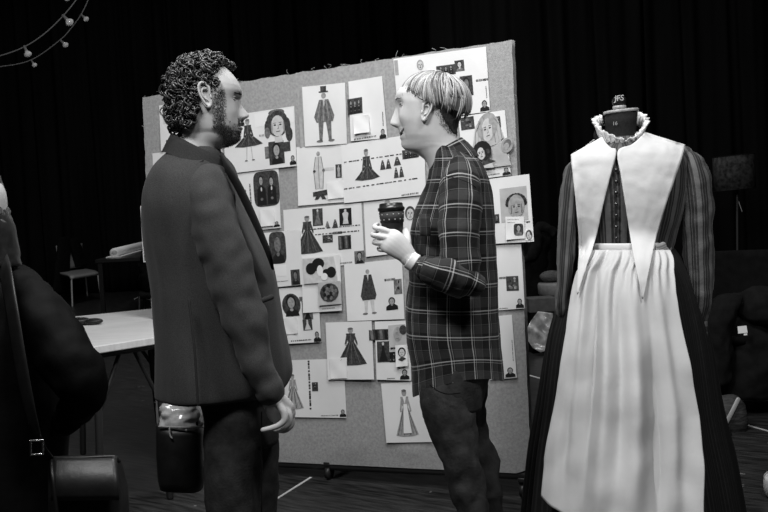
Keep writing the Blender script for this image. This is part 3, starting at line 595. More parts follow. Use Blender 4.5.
# ------------------------------------------------------------------ heads
def ip(pts, y):
    p = np.array(sorted(pts)); return np.interp(y, p[:, 0], p[:, 1])
def smooth(a, k=1):
    for _ in range(k): a = np.r_[a[0], (a[:-2]+2*a[1:-1]+a[2:])/4, a[-1]]
    return a
class Head:
    """head and neck as a stack of slices: skull half-ellipse behind, face with nose, lips, chin and sockets in front"""
    def __init__(s, Z, sgn, front, base, back, wid, yaw, eye, ys, n=128, refx=205, mouth=None, nosey=(100, 120), lat0=.031, smile=0):
        s.Z = Z; s.sgn = sgn; s.k = Z/FPX; cy, sy = math.cos(yaw), math.sin(yaw)
        s.fwd = sgn*Rv*cy+Fv*sy; s.lat = -Fv*cy+sgn*Rv*sy; s.up = Uv; s.ys = ys; s.n = n; s.cy = cy
        xf = smooth(ip(front, ys), 1); xb_ = smooth(ip(base, ys), 2); bk = smooth(ip(back, ys), 2); w = smooth(ip(wid, ys), 2)
        s.xf, s.bk, s.w = xf, bk, w
        th = np.linspace(0, 2*PI, n, endpoint=False); th = th-.45*np.sin(th)      # crowd samples at the face
        s.G = np.zeros((len(ys), n, 3)); s.PX = np.zeros((len(ys), n)); s.L = np.zeros((len(ys), n))
        for i, y in enumerate(ys):
            mid = (xb_[i]+bk[i])/2
            F = sgn*(xb_[i]-mid)*s.k/cy; B = sgn*(mid-bk[i])*s.k/cy; bump = sgn*(xf[i]-xb_[i])*s.k/cy
            ct, st = np.cos(th), np.sin(th)
            pe = .86 if not mouth else .86+.34*max(0, min(1, (y-mouth-2)/10))
            X = np.where(ct > 0, F*np.abs(ct)**pe, -B*np.abs(ct)**.95); L = w[i]*np.sign(st)*np.abs(st)**.92
            ny = nosey
            if y < ny[1]+1: sg = .009+.008*max(0, min(1, (y-ny[0])/(ny[1]-ny[0])))+.045*max(0, min(1, (ny[0]-1-y)/14))**1.5
            else: sg = .022
            fr = np.clip(ct*3, 0, 1)
            X = X+bump*np.exp(-(L/sg)**2)*fr
            # sockets
            gy = math.exp(-((y-eye[1])/3.6)**2); X = X-.0080*gy*(np.exp(-((np.abs(L)-lat0)/.015)**2))*fr
            gb = math.exp(-((y-eye[1]+6)/3.6)**2); X = X+.0012*gb*(np.exp(-((np.abs(L)-lat0)/.02)**2))*fr
            gc = math.exp(-((y-eye[1]-13)/7)**2); X = X+(.003+smile)*gc*(np.exp(-((np.abs(L)-.040)/.017)**2))*fr
            # nostril wing
            gn = math.exp(-((y-ny[1]+2)/2.2)**2); X = X+.004*gn*np.exp(-((np.abs(L)-.014)/.006)**2)*fr
            if mouth: X = X-.0045*math.exp(-((y-mouth)/1.2)**2)*np.exp(-(L/.024)**4)*fr
            if smile: X = X-.004*np.exp(-((np.abs(L)-.029)/.004)**2)*math.exp(-((y-mouth+3)/6)**2)*fr
            jaw = 0
            if mouth:
                bk_ = np.clip((F-X)/(F+1e-6), 0, 1); bk_ = bk_*bk_*(3-2*bk_); jaw = 4.5*math.exp(-((y-mouth-17)/10)**2)*bk_*np.clip(1+ct*.7, 0, 1)*s.k
            c = W(mid, y, Z)
            s.G[i] = c+X[:, None]*s.fwd+L[:, None]*s.lat+np.asarray(jaw+0*X)[:, None]*s.up
            s.PX[i] = mid+sgn*X*cy/s.k+0*L; s.L[i] = L
        du = np.roll(s.G, -1, 1)-np.roll(s.G, 1, 1); dv = np.gradient(s.G, axis=0)
        N = np.cross(dv, du); N /= np.linalg.norm(N, axis=2)[:, :, None]+1e-12
        out = np.einsum('ijk,ijk->ij', N, s.G-s.G.mean(1)[:, None, :]); N[out < 0] *= -1; s.N = N
    def patch(s, mb, mask, off, m=0, jit=0.0):
        """offset copy of the faces whose corners pass mask(px, y, lat), with its rim tucked under the skin"""
        k, n = s.PX.shape; idx = {}; V = []; F = []
        inside = np.array([[bool(mask(s.PX[i, j], s.ys[i], s.L[i, j])) for j in range(n)] for i in range(k)])
        def vid(i, j):
            if (i, j) not in idx:
                nb = [inside[a, b % n] for a in range(max(0, i-1), min(k, i+2)) for b in range(j-1, j+2)]
                o = off if all(nb) else -.0015
                if all(nb) and jit: o += jit*nz(s.G[i, j], 160)
                idx[(i, j)] = len(V); V.append(s.G[i, j]+s.N[i, j]*o)
            return idx[(i, j)]
        for i in range(k-1):
            for j in range(n):
                j2 = (j+1) % n
                if inside[i, j] or inside[i, j2] or inside[i+1, j] or inside[i+1, j2]: F.append((vid(i, j), vid(i, j2), vid(i+1, j2), vid(i+1, j)))
        return mb.add(V, F, m)
    def at(s, px, y, near=True):
        """surface point on the camera side nearest pixel column px at row y"""
        i = int(np.argmin(np.abs(s.ys-y))); c = np.where((s.L[i] > 0) == near)[0]; j = c[np.argmin(np.abs(s.PX[i, c]-px))]
        return s.G[i, j].copy(), s.N[i, j].copy()
    def atlat(s, y, lat):
        i = int(np.argmin(np.abs(s.ys-y))); c = np.where(s.PX[i]*s.sgn > (s.xf[i]+s.bk[i])/2*s.sgn)[0]; j = c[np.argmin(np.abs(s.L[i, c]-lat))]
        return s.G[i, j].copy(), s.N[i, j].copy()
def ear(mb, H, px, py, h, near=True, tilt=.18):
    """outer ear: dished disc, rolled rim, lobe; h = height in pixels"""
    p, nn = H.at(px, py, near); k = H.k; hh = h*k/2
    sd = H.lat if near else -H.lat; up = nrm(H.up-H.fwd*tilt); bk = -H.fwd
    out = nrm(sd*.9+bk*.22); c = p+out*.002
    def q(a, b, e): return c+bk*a*.86*hh+up*b*hh+out*e*.7*hh-bk*.12*hh
    ol = cr([(-.40, .1), (-.34, .6), (0, .97), (.44, .84), (.68, .38), (.60, -.12), (.46, -.56), (.28, -.92), (-.06, -1.0), (-.32, -.74), (-.40, -.25), (-.40, .1)], 3)[:-1]
    mb.loft([[q(.06+(x-.06)*r, y*r, e) for x, y in ol] for r, e in ((1.0, -.4), (1.04, .12), (.97, .30), (.84, .24), (.62, .12), (.4, .06), (.12, .02))])
    arc = [(-.30, .0), (-.34, .45), (-.14, .80), (.2, .90), (.50, .64), (.58, .2), (.48, -.2), (.30, -.55), (.14, -.8)]
    mb.tube([q(a, b, .30) for a, b in arc], [.07*hh, .10*hh, .11*hh, .11*hh, .11*hh, .10*hh, .09*hh, .08*hh, .06*hh], 8, 4)
    mb.tube([q(a_, b_, .26) for a_, b_ in ((-.05, .45), (.22, .42), (.36, .12), (.22, -.25), (-.02, -.42))], .07*hh, 6, 3)
    mb.ball(q(-.36, -.15, .26), np.array([bk*.1*hh, out*.1*hh, up*.2*hh]), 8, 6)
def eyes(H, root, y, lat, r=.0115, lids='skin'):
    for q in (1, -1):
        p, nn = H.atlat(y, lat*q); c = p-H.fwd*(r*.72)
        mb = MB(); mb.ball(c, np.array([H.lat*r, H.up*r, H.fwd*r]), 16, 12)
        g = nrm(H.fwd+H.lat*.10*q); u = nrm(np.cross(g, H.up)); v = np.cross(g, u)
        th = np.linspace(0, 2*PI, 14, endpoint=False)
        mb.loft([c+g*(r*d)+np.cos(th)[:, None]*u*r*a+np.sin(th)[:, None]*v*r*a for a, d in ((.5, .84), (.5, .93), (.3, .985), (.02, 1.0))], 1)
        e = mb.build('eye', ['eyew', 'iris'], root)
        lid = MB()
        for top in (1, -1):
            ang = .38 if top > 0 else -.45
            path = [c+(H.fwd*math.cos(t)*math.cos(ang)+H.lat*math.sin(t)+H.up*math.sin(ang)*math.cos(t))*r*1.10 for t in (-1.1, -.6, 0, .6, 1.1)]
            lid.tube(path, .0022, 6, 3)
        lid.build('eyelids', lids, e)
def hair_curls(mb, pts, n_loops=1.3):
    for p, nn, sc in pts:
        a = nrm(rng.normal(0, 1, 3)); a = nrm(a+nn*.4); u = nrm(np.cross(a, rng.normal(0, 1, 3))); v = np.cross(a, u)
        r = rng.uniform(.0055, .0125)*sc; t0 = rng.uniform(0, 6.28); c = p+nn*rng.uniform(.001, .009)*sc
        path = [c+u*r*math.cos(t0+t)+v*r*math.sin(t0+t)+a*(t-4)*.0012 for t in np.linspace(0, 2*PI*n_loops, 9)]
        w = rng.uniform(.0018, .0034); mb.tube(path, [w*.4]+[w]*7+[w*.3], 5, 2, round_=False)
def finger(mb, pts, r0, r1, n=8):
    P = np.array([W(*p) for p in pts]); mb.tube(P, np.linspace(r0, r1, len(P)), n, 5)
# ================================================================== the man
ZM = 2.82
front = [(60, 205), (62, 213), (65, 220.5), (69, 227), (74, 232), (80, 236.6), (86, 239.8), (91, 241.4), (95, 241.2), (99, 239.4), (103, 239.6), (108, 243.2), (112, 246.8), (114.5, 248.2), (117, 246.8), (119, 241.8), (121, 241.6), (123.5, 243.2), (125.5, 241.8), (127, 239.6), (129, 241.6), (131.5, 239.4), (134, 238.6), (138, 239.4), (141, 237.4), (144, 232), (147, 223), (150, 218.5), (156, 217.5), (166, 221)]
base = [(60, 205), (62, 212.5), (65, 219.5), (69, 226), (74, 230.5), (80, 235), (91, 238.5), (99, 237.4), (108, 237.2), (118, 237.6), (126, 237.6), (131, 236), (138, 235.6), (141, 233), (144, 228), (147, 220), (150, 217), (156, 216.5), (166, 220)]
back = [(60, 203), (62, 194.5), (65, 188.5), (70, 182.5), (76, 178.5), (84, 175.5), (92, 174.6), (104, 174.8), (114, 176.5), (124, 179.5), (132, 180.5), (142, 178.5), (152, 174), (166, 167)]
wid = [(60, .008), (62, .032), (65, .047), (70, .060), (76, .068), (84, .0735), (92, .0755), (104, .073), (114, .070), (124, .064), (132, .060), (138, .055), (144, .055), (150, .058), (166, .066)]
ys = np.r_[np.linspace(60, 66, 9), np.linspace(67, 150, 84), np.linspace(152, 166, 8)]
HM = Head(ZM, 1, front, base, back, wid, .20, (237, 99), ys, mouth=126, nosey=(101, 119))
floor_at = onz(232, 678, 0)
man = thing('person', [floor_at[0], 2.9, 0], 'person with dark curly hair and beard in dark wool jacket facing the pinboard', 'person')
mb = MB()
lower = stack([(166, 167, 221, .066), (174, 162, 226, .13, .04), (186, 160, 228, .15, .08), (215, 160, 232, .15, .10), (260, 164, 240, .13, .10), (310, 172, 250, .12, .1), (360, 184, 258, .11, .1), (400, 205, 262, .09, .1), (425, 216, 258, .07, .1)], ZM, n=128, sub=3)
def roll_to(G, ref):
    """start every ring at the same side as ref so the two stacks join in one skin"""
    d = np.linalg.norm(G[0][None]-ref[0], axis=2)[0]; k = int(np.argmin(d)); G = np.roll(G, -k, 1)
    if np.dot(np.cross(G[0][8]-G[0][0], G[0][40]-G[0][0]), np.cross(ref[8]-ref[0], ref[40]-ref[0])) < 0: G = np.roll(G[:, ::-1], 1, 1)
    return G
mb.loft(np.vstack([HM.G, roll_to(lower, HM.G[-1])[1:]]))
ear(mb, HM, 204.5, 99.5, 26); ear(mb, HM, 204.5, 99.5, 26, False)
# right hand: pronated, little finger side to the camera, fingers curling back
hb = MB(); z = 2.70
hb.tube([W(262, 372, z), W(269, 392, z), W(273, 402, z)], [(.026, .028), (.021, .028), (.022, .030)], 12, 5, up=Fv)
hb.tube([W(272, 398, z+.005), W(277, 405, z+.01), W(281.5, 412, z+.015), (W(284, 416, z+.018))], [(.019, .030), (.020, .037), (.018, .040), (.012, .036)], 14, 5, up=Fv)
finger(hb, [(279, 405, z-.015), (284, 412.5, z-.018), (284.5, 420, z-.02), (279, 425.2, z-.02), (271, 428.2, z-.02), (263, 430, z-.02)], .0115, .0074)
finger(hb, [(283, 406, z+.006), (288.5, 413.5, z+.004), (289, 422, z+.004), (283.5, 427.5, z+.004), (276, 429.5, z+.006)], .0122, .0082)
finger(hb, [(284, 407, z+.028), (290.5, 415, z+.027), (291, 424, z+.027), (285, 430, z+.028), (278, 430, z+.03)], .0122, .0082)
finger(hb, [(283, 407, z+.05), (289, 416, z+.05), (289, 425, z+.05), (283, 430, z+.05), (277, 427, z+.05)], .0118, .008)
finger(hb, [(276, 402, z+.045), (284, 408, z+.062), (288, 418, z+.066), (287, 427, z+.064)], .0135, .0092)
V, F = remeshed(hb, .0026, 5); mb.add(V, F)
# left hand, closed on the bag straps at the far side
hb = MB(); zl = 3.17
hb.tube([W(196, 360, zl), W(192, 382, zl), W(189, 392, zl)], [.027, .024, .030], 12, 5)
for k in range(4): finger(hb, [(188, 388, zl-.03+k*.021), (182, 394, zl-.03+k*.021), (180, 401, zl-.03+k*.021), (185, 404, zl-.03+k*.021), (190, 401, zl-.03+k*.021)], .011, .008)
finger(hb, [(192, 388, zl-.035), (195, 397, zl-.03), (190, 403, zl-.02)], .013, .009)
V, F = remeshed(hb, .0032, 4); mb.add(V, F)
for pts in ([(205, 205, 2.76, 16), (222, 285, 2.74, 14), (264, 378, 2.70, 9)], [(190, 200, 3.15, 15), (198, 290, 3.17, 12), (194, 372, 3.17, 8)],
            [(232, 405, 2.86, 24), (233, 470, 2.86, 19), (236, 560, 2.86, 15), (234, 638, 2.86, 11)], [(250, 405, 3.05, 22), (254, 470, 3.05, 18), (256, 540, 3.05, 14), (254, 605, 3.05, 10)]):
    P, r = pxpath(pts); mb.tube(P, r, 14, 6)
body = mb.build('body', 'skin', man)
eyes(HM, man, 99.5, .031)
eb = MB()
for q in (1, -1):
    P = [HM.atlat(93.4+abs(l-.03)*60, l*q) for l in (.014, .022, .03, .038, .046)]; eb.tube([p+n_*.001 for p, n_ in P], [.002, .0036, .004, .0034, .002], 6, 3)
eb.build('eyebrows', 'beard', man)
lp = MB(); P = [HM.atlat(127.6, l) for l in (-.022, -.012, 0, .012, .022)]; lp.tube([p+n_*.0005 for p, n_ in P], [.0015, .0034, .004, .0034, .0015], 6, 3)
lp.build('lips', 'lip', man)
def mbeard(x, y, l):
    if abs(l) < .022 and 119.6 < y < 124.6 and x > 232: return True
    if 94 < y <= 127: return 212.5 < x < 221.5
    if 127 < y < 145: return x > 212+(y-127)*.5 and (x < 227 or y > 131.5) and not (abs(l) < .014 and 130.0 < y < 131)
    return False
def short_hairs(mb, H, dens, count, ln, w):
    k, n = H.PX.shape; done = 0; tries = 0
    while done < count and tries < count*60:
        tries += 1; i = rng.integers(0, k-1); j = rng.integers(0, n); j2 = (j+1) % n; a, b_ = rng.random(), rng.random()
        p = (H.G[i, j]*(1-a)+H.G[i, j2]*a)*(1-b_)+(H.G[i+1, j]*(1-a)+H.G[i+1, j2]*a)*b_
        x = H.PX[i, j]*(1-a)+H.PX[i, j2]*a; y = H.ys[i]*(1-b_)+H.ys[i+1]*b_; l = H.L[i, j]
        if rng.random() > dens(x, y, l)*min(1, np.linalg.norm(H.G[i, j2]-H.G[i, j])/.004): continue
        d = nrm(H.N[i, j]*.8-H.up*.7+rng.normal(0, .45, 3)); u = nrm(np.cross(d, H.N[i, j]+.01)); v = np.cross(d, u); L = ln*rng.uniform(.6, 1.3); q = p-H.N[i, j]*.0006
        mb.add([q+u*w, q-u*w*.5+v*w*.87, q-u*w*.5-v*w*.87, q+d*L], [(0, 1, 3), (1, 2, 3), (2, 0, 3)]); done += 1
def sstep(a, b, x): t = min(1, max(0, (x-a)/(b-a))); return t*t*(3-2*t)
def dbeard(x, y, l):
    v = 0.0
    if 92 < y < 132: v = max(v, sstep(210.5, 214.5, x)*(1-sstep(219.5, 226, x))*sstep(90, 98, y))
    if y > 118: v = max(v, .10*sstep(118, 128, y)*sstep(212, 218, x))
    if y > 123: v = max(v, sstep(123, 134, y)*sstep(211+(y-127)*.6, 216+(y-127)*.6, x)*(1-sstep(146, 150, y))*(1-.75*sstep(226, 230, x)*(1-sstep(128.5, 131.5, y))))
    if abs(l) < .027 and 117.8 < y < 125 and x > 230: v = max(v, sstep(117.8, 120, y)*(1-sstep(123.2, 125, y)))
    if 125 < y < 130.6 and x > 236.8: v *= .05
    return v
bd = MB(); short_hairs(bd, HM, dbeard, 6500, .0052, .0007); bd.build('beard', 'beard', man, smooth=False)
def hairline(y): return float(np.interp(y, [54, 59, 64, 69, 74, 80, 86, 92, 98, 104, 109, 110, 113, 118, 124, 132], [236, 235, 231, 230, 226, 221, 217.5, 215, 214.5, 213, 211, 203, 200, 197, 195, 190]))
hr = MB(); HM.patch(hr, lambda x, y, l: x < hairline(y)-1-(11*min(1, abs(l)/.042) if y < 84 else 0) and y < 131 and not (198 < x < 213 and 90 < y < 114), .005, 0, .004)
pts = []
k, n = HM.PX.shape
while len(pts) < 800:
    i = rng.integers(0, k); j = rng.integers(0, n); x, y = HM.PX[i, j], HM.ys[i]
    if y > 131 or x > hairline(y)-(11*min(1, abs(HM.L[i, j])/.042) if y < 84 else 0) or (198.5 < x < 213 and 88 < y < 115): continue
    if rng.random() > min(1, HM.w[i]/.07+.1): continue
    d = 1.15 if x < 195 or y < 78 else .75
    pts.append((HM.G[i, j]+HM.N[i, j]*.006*d, HM.N[i, j], d))
hair_curls(hr, pts)
for q in range(46):       # loose curls lifting off the back and nape
    y = rng.uniform(66, 131); i = int(np.argmin(np.abs(HM.ys-y))); j = n//2+rng.integers(-10, 10)
    hair_curls(hr, [(HM.G[i, j % n]+HM.N[i, j % n]*rng.uniform(.012, .02), HM.N[i, j % n], 1.2)], 1.6)
hr.build('curly_hair', 'curl', man, smooth=True)
# jacket
jk = MB()
R = stack([(147, 179, 217, .06), (152, 171, 224, .10, .03), (160, 163, 229, .145, .06), (169, 156, 233, .185, .08), (182, 150, 237, .21, .09), (205, 145.5, 244.5, .23, .10), (235, 145.5, 257.5, .215, .10), (265, 148.5, 270.5, .20, .10), (295, 152.5, 277.5, .195, .10), (325, 156, 283, .195, .1), (355, 157.8, 288.5, .2, .1), (375, 158.2, 290, .2, .1, -4), (390, 159, 284, .195, .1, -8), (393, 162, 280, .18, .1, -8)], ZM, n=96, sub=6, p=2.3)
jk.loft(folds(wrinkle(R, .003, 9, 3.1, .6), .018, 8, (1, 1, .22), 4), caps=(False, True))
jacket = jk.build('jacket', 'tweed', man)
def sleeve(pts, mb, rf=1.15, wr=.0095, wf=12, n=40):
    P, r = pxpath(pts); mb.tube(P, np.stack([r*rf, r], 1), n, 9, up=Fv, wr=wr, wf=wf)
sl = MB(); sleeve([(206, 168, 2.84, 11), (207.5, 178, 2.80, 19.5), (208.5, 192, 2.76, 24.5), (212, 212, 2.735, 25), (220, 240, 2.72, 24), (229.5, 270, 2.715, 23.6), (238.5, 300, 2.71, 22.6), (247.5, 330, 2.70, 20.8), (256.5, 358, 2.70, 18), (265, 379, 2.70, 15.4), (269.5, 390, 2.70, 14.2)], sl)
so = sl.build('sleeve', 'tweed', jacket)
for k in range(3):
    b = MB(); c = W(255.5+k*2.4, 381+k*4.2, 2.665); b.ball(c, np.array([X0*.006, Uv*.006, Fv*.004]), 10, 6); b.build('cuff_button', 'button', so)
sl = MB(); sleeve([(180, 172, 3.10, 10), (182, 182, 3.13, 16), (184, 200, 3.15, 20), (190, 240, 3.17, 20), (196, 280, 3.18, 19), (199, 320, 3.18, 17), (197, 350, 3.17, 14), (194, 372, 3.17, 12)], sl); sl.build('sleeve', 'tweed', jacket)
cl = MB()
R = []
for (xl, yl, xr, yr, dh, zo) in [(163.5, 151, 231, 175, .128, .035), (166, 145, 229, 169, .108, .024), (169.5, 138, 226, 162.5, .090, .012), (171.8, 133.4, 222.5, 157.5, .079, .008), (174.3, 133.6, 220.3, 157.3, .073, .006), (174.8, 141, 220, 163, .069, .006)]:
    R.append(ering(xl, xr, yl, yr, ZM+zo, dh, 64, 2.1))
cl.loft(R, caps=(False, False)); cl.build('collar', 'lining', jacket)
lpel = MB()    # lapel edge folded along the jacket front
path = [(222.5, 156, 2.80), (227.5, 168, 2.76), (236.5, 183, 2.75), (246.5, 203, 2.75), (258, 228, 2.75), (268, 252, 2.76), (272.5, 268, 2.79)]
lpel.tube(np.array([W(*p) for p in path]), [(.006, .012), (.006, .03), (.006, .036), (.006, .036), (.006, .03), (.006, .02), (.004, .006)], 10, 5, up=Rv); lpel.build('lapel', 'lining', jacket)
am = MB(); am.tube(np.array([W(x, y, z) for x, y, z in ((203, 160.5, 2.74), (193, 167, 2.725), (186.5, 180, 2.715), (184.6, 197, 2.71), (186.5, 214, 2.71))]), .0022, 6, 6); am.build('armhole_seam', 'lining', jacket)
pk = MB(); pk.tube([W(258, 302, 2.70), W(272, 297, 2.715)], [(.004, .007), (.004, .007)], 8, 3, up=Fv); pk.build('pocket_welt', 'lining', jacket)
vt = MB(); vt.tube([W(189, 300, 2.688), W(194.5, 350, 2.685), (W(198, 404, 2.695))], .0035, 6, 6); vt.build('back_vent', 'lining', jacket)
# trousers
tr = MB()
tr.loft(wrinkle(stack([(370, 184, 276, .15, .1), (388, 194, 278, .155, .1), (404, 202, 279, .155, .1), (420, 205.5, 279.5, .15, .1), (440, 208, 279, .14, .1)], ZM, 64, 5), .004, 14))
P, r = pxpath([(237, 380, 2.88, 28), (234.5, 405, 2.85, 29.8), (233.5, 430, 2.84, 30), (233.5, 470, 2.83, 28.5), (233.5, 512, 2.83, 27), (234, 560, 2.83, 23), (234, 605, 2.84, 19), (235, 643, 2.85, 18)])
tr.tube(P, np.stack([r*.95, r], 1), 32, 7, up=Fv, wr=.006, wf=16)
P, r = pxpath([(248, 380, 3.02, 27), (250, 405, 3.03, 28.5), (251, 430, 3.04, 28), (253, 470, 3.05, 25.5), (254.5, 512, 3.06, 23), (256, 550, 3.06, 20), (256, 585, 3.07, 17), (255, 611, 3.08, 16)])
tr.tube(P, np.stack([r*.95, r], 1), 32, 7, up=Fv, wr=.006, wf=16)
trs = tr.build('trousers', 'denim', man)
sm = MB(); sm.tube(np.array([W(261.5, y, z) for y, z in ((412, 2.735), (440, 2.745), (475, 2.76), (512, 2.77))]), .002, 5, 4); sm.build('side_seam', 'greycloth', trs)
def shoe(root, p, d, L=.285, w=.05, m='shoe'):
    """p = heel point on the floor, d = direction of the toe"""
    d = nrm(np.array([d[0], d[1], 0])); sd = np.array([-d[1], d[0], 0]); mb = MB(); R = []
    for t, hw, h in ((0, .55, .07), (.03, .72, .095), (.15, .8, .105), (.32, .78, .10), (.5, .86, .075), (.7, 1.0, .058), (.88, .85, .045), (.97, .55, .036), (1.0, .2, .03)):
        c = np.array([p[0], p[1], 0])+d*L*t; R.append([c+sd*w*hw*math.copysign(abs(math.cos(a))**.7, math.cos(a))+np.array([0, 0, h*(.5+.5*math.sin(a))]) for a in np.linspace(0, 2*PI, 24, endpoint=False)])
    mb.loft(R); s_ = mb.build('shoe', m, root)
    so = MB(); so.loft([[np.array([p[0], p[1], z])+d*L*(.5+.52*math.cos(a))+sd*w*1.05*math.sin(a)*(1-.18*math.cos(2*a)*0) for a in np.linspace(0, 2*PI, 28, endpoint=False)] for z in (0.0, .018)]); so.build('sole', 'lacquer', s_)
gz = lambda px, Z: onz(px, 256+FPX*CAMH/Z-50, 0)
for px, py, Z in ((234, 640, 2.85), (254, 608, 3.08)):
    a = W(px, py, Z); shoe(man, a-np.array([.06, .02, 0]), (1, .35, 0))
# ------------------------------------------------------------------ his bag
zb = 3.17
bagc = W(181, 455, zb)
bag = thing('shopping_bag', [bagc[0], bagc[1], W(181, 490, zb)[2]], 'tall black bag hanging behind the bearded man with clear plastic wrapping at its mouth', 'bag')
mb = MB(); R = []
for y, xl, xr, dh in ((490, 166, 198, .035), (488, 161, 202, .055), (478, 159, 204, .068), (455, 158.5, 204.5, .07), (432, 158, 204, .066), (424, 158, 203.5, .06), (424, 160, 202, .056), (440, 160, 202, .055)):
    R.append(ering(xl, xr, y-1.2, y+.8, zb, dh, 40, 3.6))
mb.loft(wrinkle(R, .003, 18), caps=(True, True)); mb.build('bag_body', 'leather', bag)
mb = MB(); R = [ering(xl, xr, y, y, zb, dh, 40, 2.6) for y, xl, xr, dh in ((430, 160, 202, .055), (418, 159.5, 202, .058), (409, 161, 200, .05), (403, 164, 196, .035), (401, 170, 190, .015))]
mb.loft(wrinkle(wrinkle(cr(np.array(R).reshape(len(R), -1), 5).reshape(-1, 40, 3), .014, 22, 9), .010, 60, 2)); mb.build('plastic_wrapping', 'plasticbag', bag)
mb = MB()
for dz in (-.03, .03): mb.tube([W(170, 424, zb+dz), W(176, 408, zb+dz*.5), W(186, 401.5, zb), W(193, 408, zb+dz*.5), W(197, 424, zb+dz)], .005, 8, 5)
mb.build('handles', 'leather', bag)
mb = MB(); mb.tube([W(159, 426.5, zb-.064), W(181, 427.3, zb-.071), W(203, 427, zb-.062)], .0028, 6, 5); mb.build('zip', 'steel', bag)
mb = MB(); mb.tube([W(169.5, 428, zb-.073), W(170, 435, zb-.074), W(172, 438, zb-.075)], .0028, 6, 3); mb.build('zip_pull', 'steel', bag)
# ================================================================== the woman
ZW = 3.15
front = [(75.5, 436), (78, 424), (80, 417), (82.5, 409.5), (85, 404), (88.5, 399.2), (94, 396), (100, 394.6), (104, 394.6), (108, 395.2), (113, 393.6), (118, 391.4), (122, 390), (124, 390.4), (126, 394), (127.5, 397.6), (129, 398.6), (131, 398.6), (133, 400.6), (135.5, 400.2), (138, 400), (140, 401.6), (143, 401.2), (146, 401.8), (149, 404.4), (151, 409), (153, 415), (156, 421.5), (162, 427), (170, 430)]
base = [(75.5, 436), (78, 424.5), (80, 418), (82.5, 411), (85, 406), (88.5, 401.8), (94, 399), (100, 398.2), (104, 398.6), (113, 399.4), (122, 400.4), (127, 401.4), (133, 402.8), (140, 404.5), (146, 405.4), (149, 408), (151, 412), (153, 417), (156, 422.5), (162, 427.6), (170, 430.5)]
back = [(75.5, 438), (78, 447), (81, 453), (85, 458), (91, 462), (98, 464), (106, 463.4), (114, 461), (122, 458), (130, 456), (138, 456.5), (146, 460), (158, 467), (170, 473)]
wid = [(75.5, .006), (78, .032), (82, .050), (88, .064), (96, .072), (104, .0735), (112, .070), (120, .066), (128, .061), (136, .057), (142, .0535), (148, .051), (156, .0515), (170, .058)]
ys = np.r_[np.linspace(75.5, 82, 8), np.linspace(83, 152, 82), np.linspace(154, 170, 8)]
HW = Head(ZW, -1, front, base, back, wid, .16, (398.5, 105), ys, mouth=134, nosey=(107, 126.5), lat0=.030, smile=.0035)
woman = thing('person', [W(470, 600, ZW+.05)[0], 3.2, 0], 'smiling person with cropped fair hair in plaid shirt and black jeans holding dark coffee cup', 'person')
mb = MB()
lower = stack([(170, 430, 473, .058), (178, 432, 476, .11, .04), (190, 434, 478, .12, .06), (230, 432, 480, .11, .07), (290, 430, 480, .10, .08), (340, 430, 480, .11, .08), (380, 434, 478, .10, .08), (400, 440, 474, .07, .08)], ZW, n=128, sub=3)
mb.loft(np.vstack([HW.G, roll_to(lower, HW.G[-1])[1:]]))
ear(mb, HW, 428.5, 114, 21); ear(mb, HW, 428.5, 114, 21, False)
# left hand around the cup: knuckles to the camera, fingers wrapping behind the cup at the far left
z = 3.00
hb = MB()
hb.tube([W(428, 268, z-.01), W(414, 262.5, z), W(407, 257, z)], [(.028, .024), (.024, .020), (.026, .021)], 14, 5, up=Uv)
hb.tube([W(409, 257, z), W(401, 249, z-.004), W(393, 242.5, z-.006), W(388, 239.5, z), W(385.5, 238, z+.006)], [(.026, .019), (.035, .018), (.039, .016), (.037, .013), (.032, .009)], 18, 5, up=nrm(Uv+.75*Rv))
finger(hb, [(394, 234.5, z+.002), (383, 229.6, z+.002), (376.6, 228.4, z+.018), (374.6, 226.6, z+.048), (377.5, 224.6, z+.078)], .0102, .0074)
finger(hb, [(392, 239.0, z-.004), (380.5, 236.4, z), (374.6, 235.6, z+.020), (373.0, 234.4, z+.052), (376.5, 232.6, z+.086)], .0104, .0076)
finger(hb, [(393, 244.2, z-.004), (381.5, 243.2, z+.002), (375.8, 242.8, z+.020), (374.4, 241.8, z+.052), (378, 239.6, z+.084)], .0101, .0074)
finger(hb, [(396, 249.2, z+.002), (386, 249.6, z+.006), (380.2, 249.6, z+.022), (379.0, 248.6, z+.048), (381.5, 247, z+.072)], .0090, .0066)
finger(hb, [(407, 250, z+.012), (407, 240, z+.022), (406, 233, z+.042), (403, 229.5, z+.072), (397, 228, z+.100)], .0150, .0092)
V, F = remeshed(hb, .0022, 3); mb.add(V, F)
hb = MB(); zr = 3.27       # right hand, resting on the far forearm
hb.tube([W(440, 284, zr), W(432, 280, zr), W(426, 277, zr)], [.024, .022, .028], 10, 5)
for k in range(4): finger(hb, [(428, 272+k*3.6, zr), (421, 270.5+k*4, zr), (417.5, 271+k*4, zr-.02)], .010, .0078)
finger(hb, [(430, 278, zr-.02), (425, 270, zr-.03), (421, 267, zr-.03)], .012, .008)
V, F = remeshed(hb, .0034, 4); mb.add(V, F)
for pts in ([(459, 190, 3.06, 12), (459, 270, 3.01, 11), (418, 265, 2.995, 7)], [(448, 195, 3.34, 12), (446, 270, 3.36, 11), (434, 281, 3.27, 7)],
            [(449, 385, 3.16, 16), (453, 430, 3.14, 13), (461, 458, 3.13, 11), (473, 515, 3.13, 9), (481, 582, 3.15, 7)], [(464, 385, 3.28, 14), (470, 435, 3.30, 10), (481, 465, 3.30, 9), (488, 515, 3.30, 8), (495.5, 558, 3.32, 6)]):
    P, r = pxpath(pts); mb.tube(P, r, 14, 6)
mb.build('body', 'skinw', woman)
eyes(HW, woman, 105.5, .030, .0105, 'skinw')
eb = MB()
for q in (1, -1):
    P = [HW.atlat(98.6+abs(l-.03)*50, l*q) for l in (.014, .022, .03, .038, .045)]; eb.tube([p+n_*.0006 for p, n_ in P], [.0008, .0012, .0014, .0012, .0006], 6, 3)
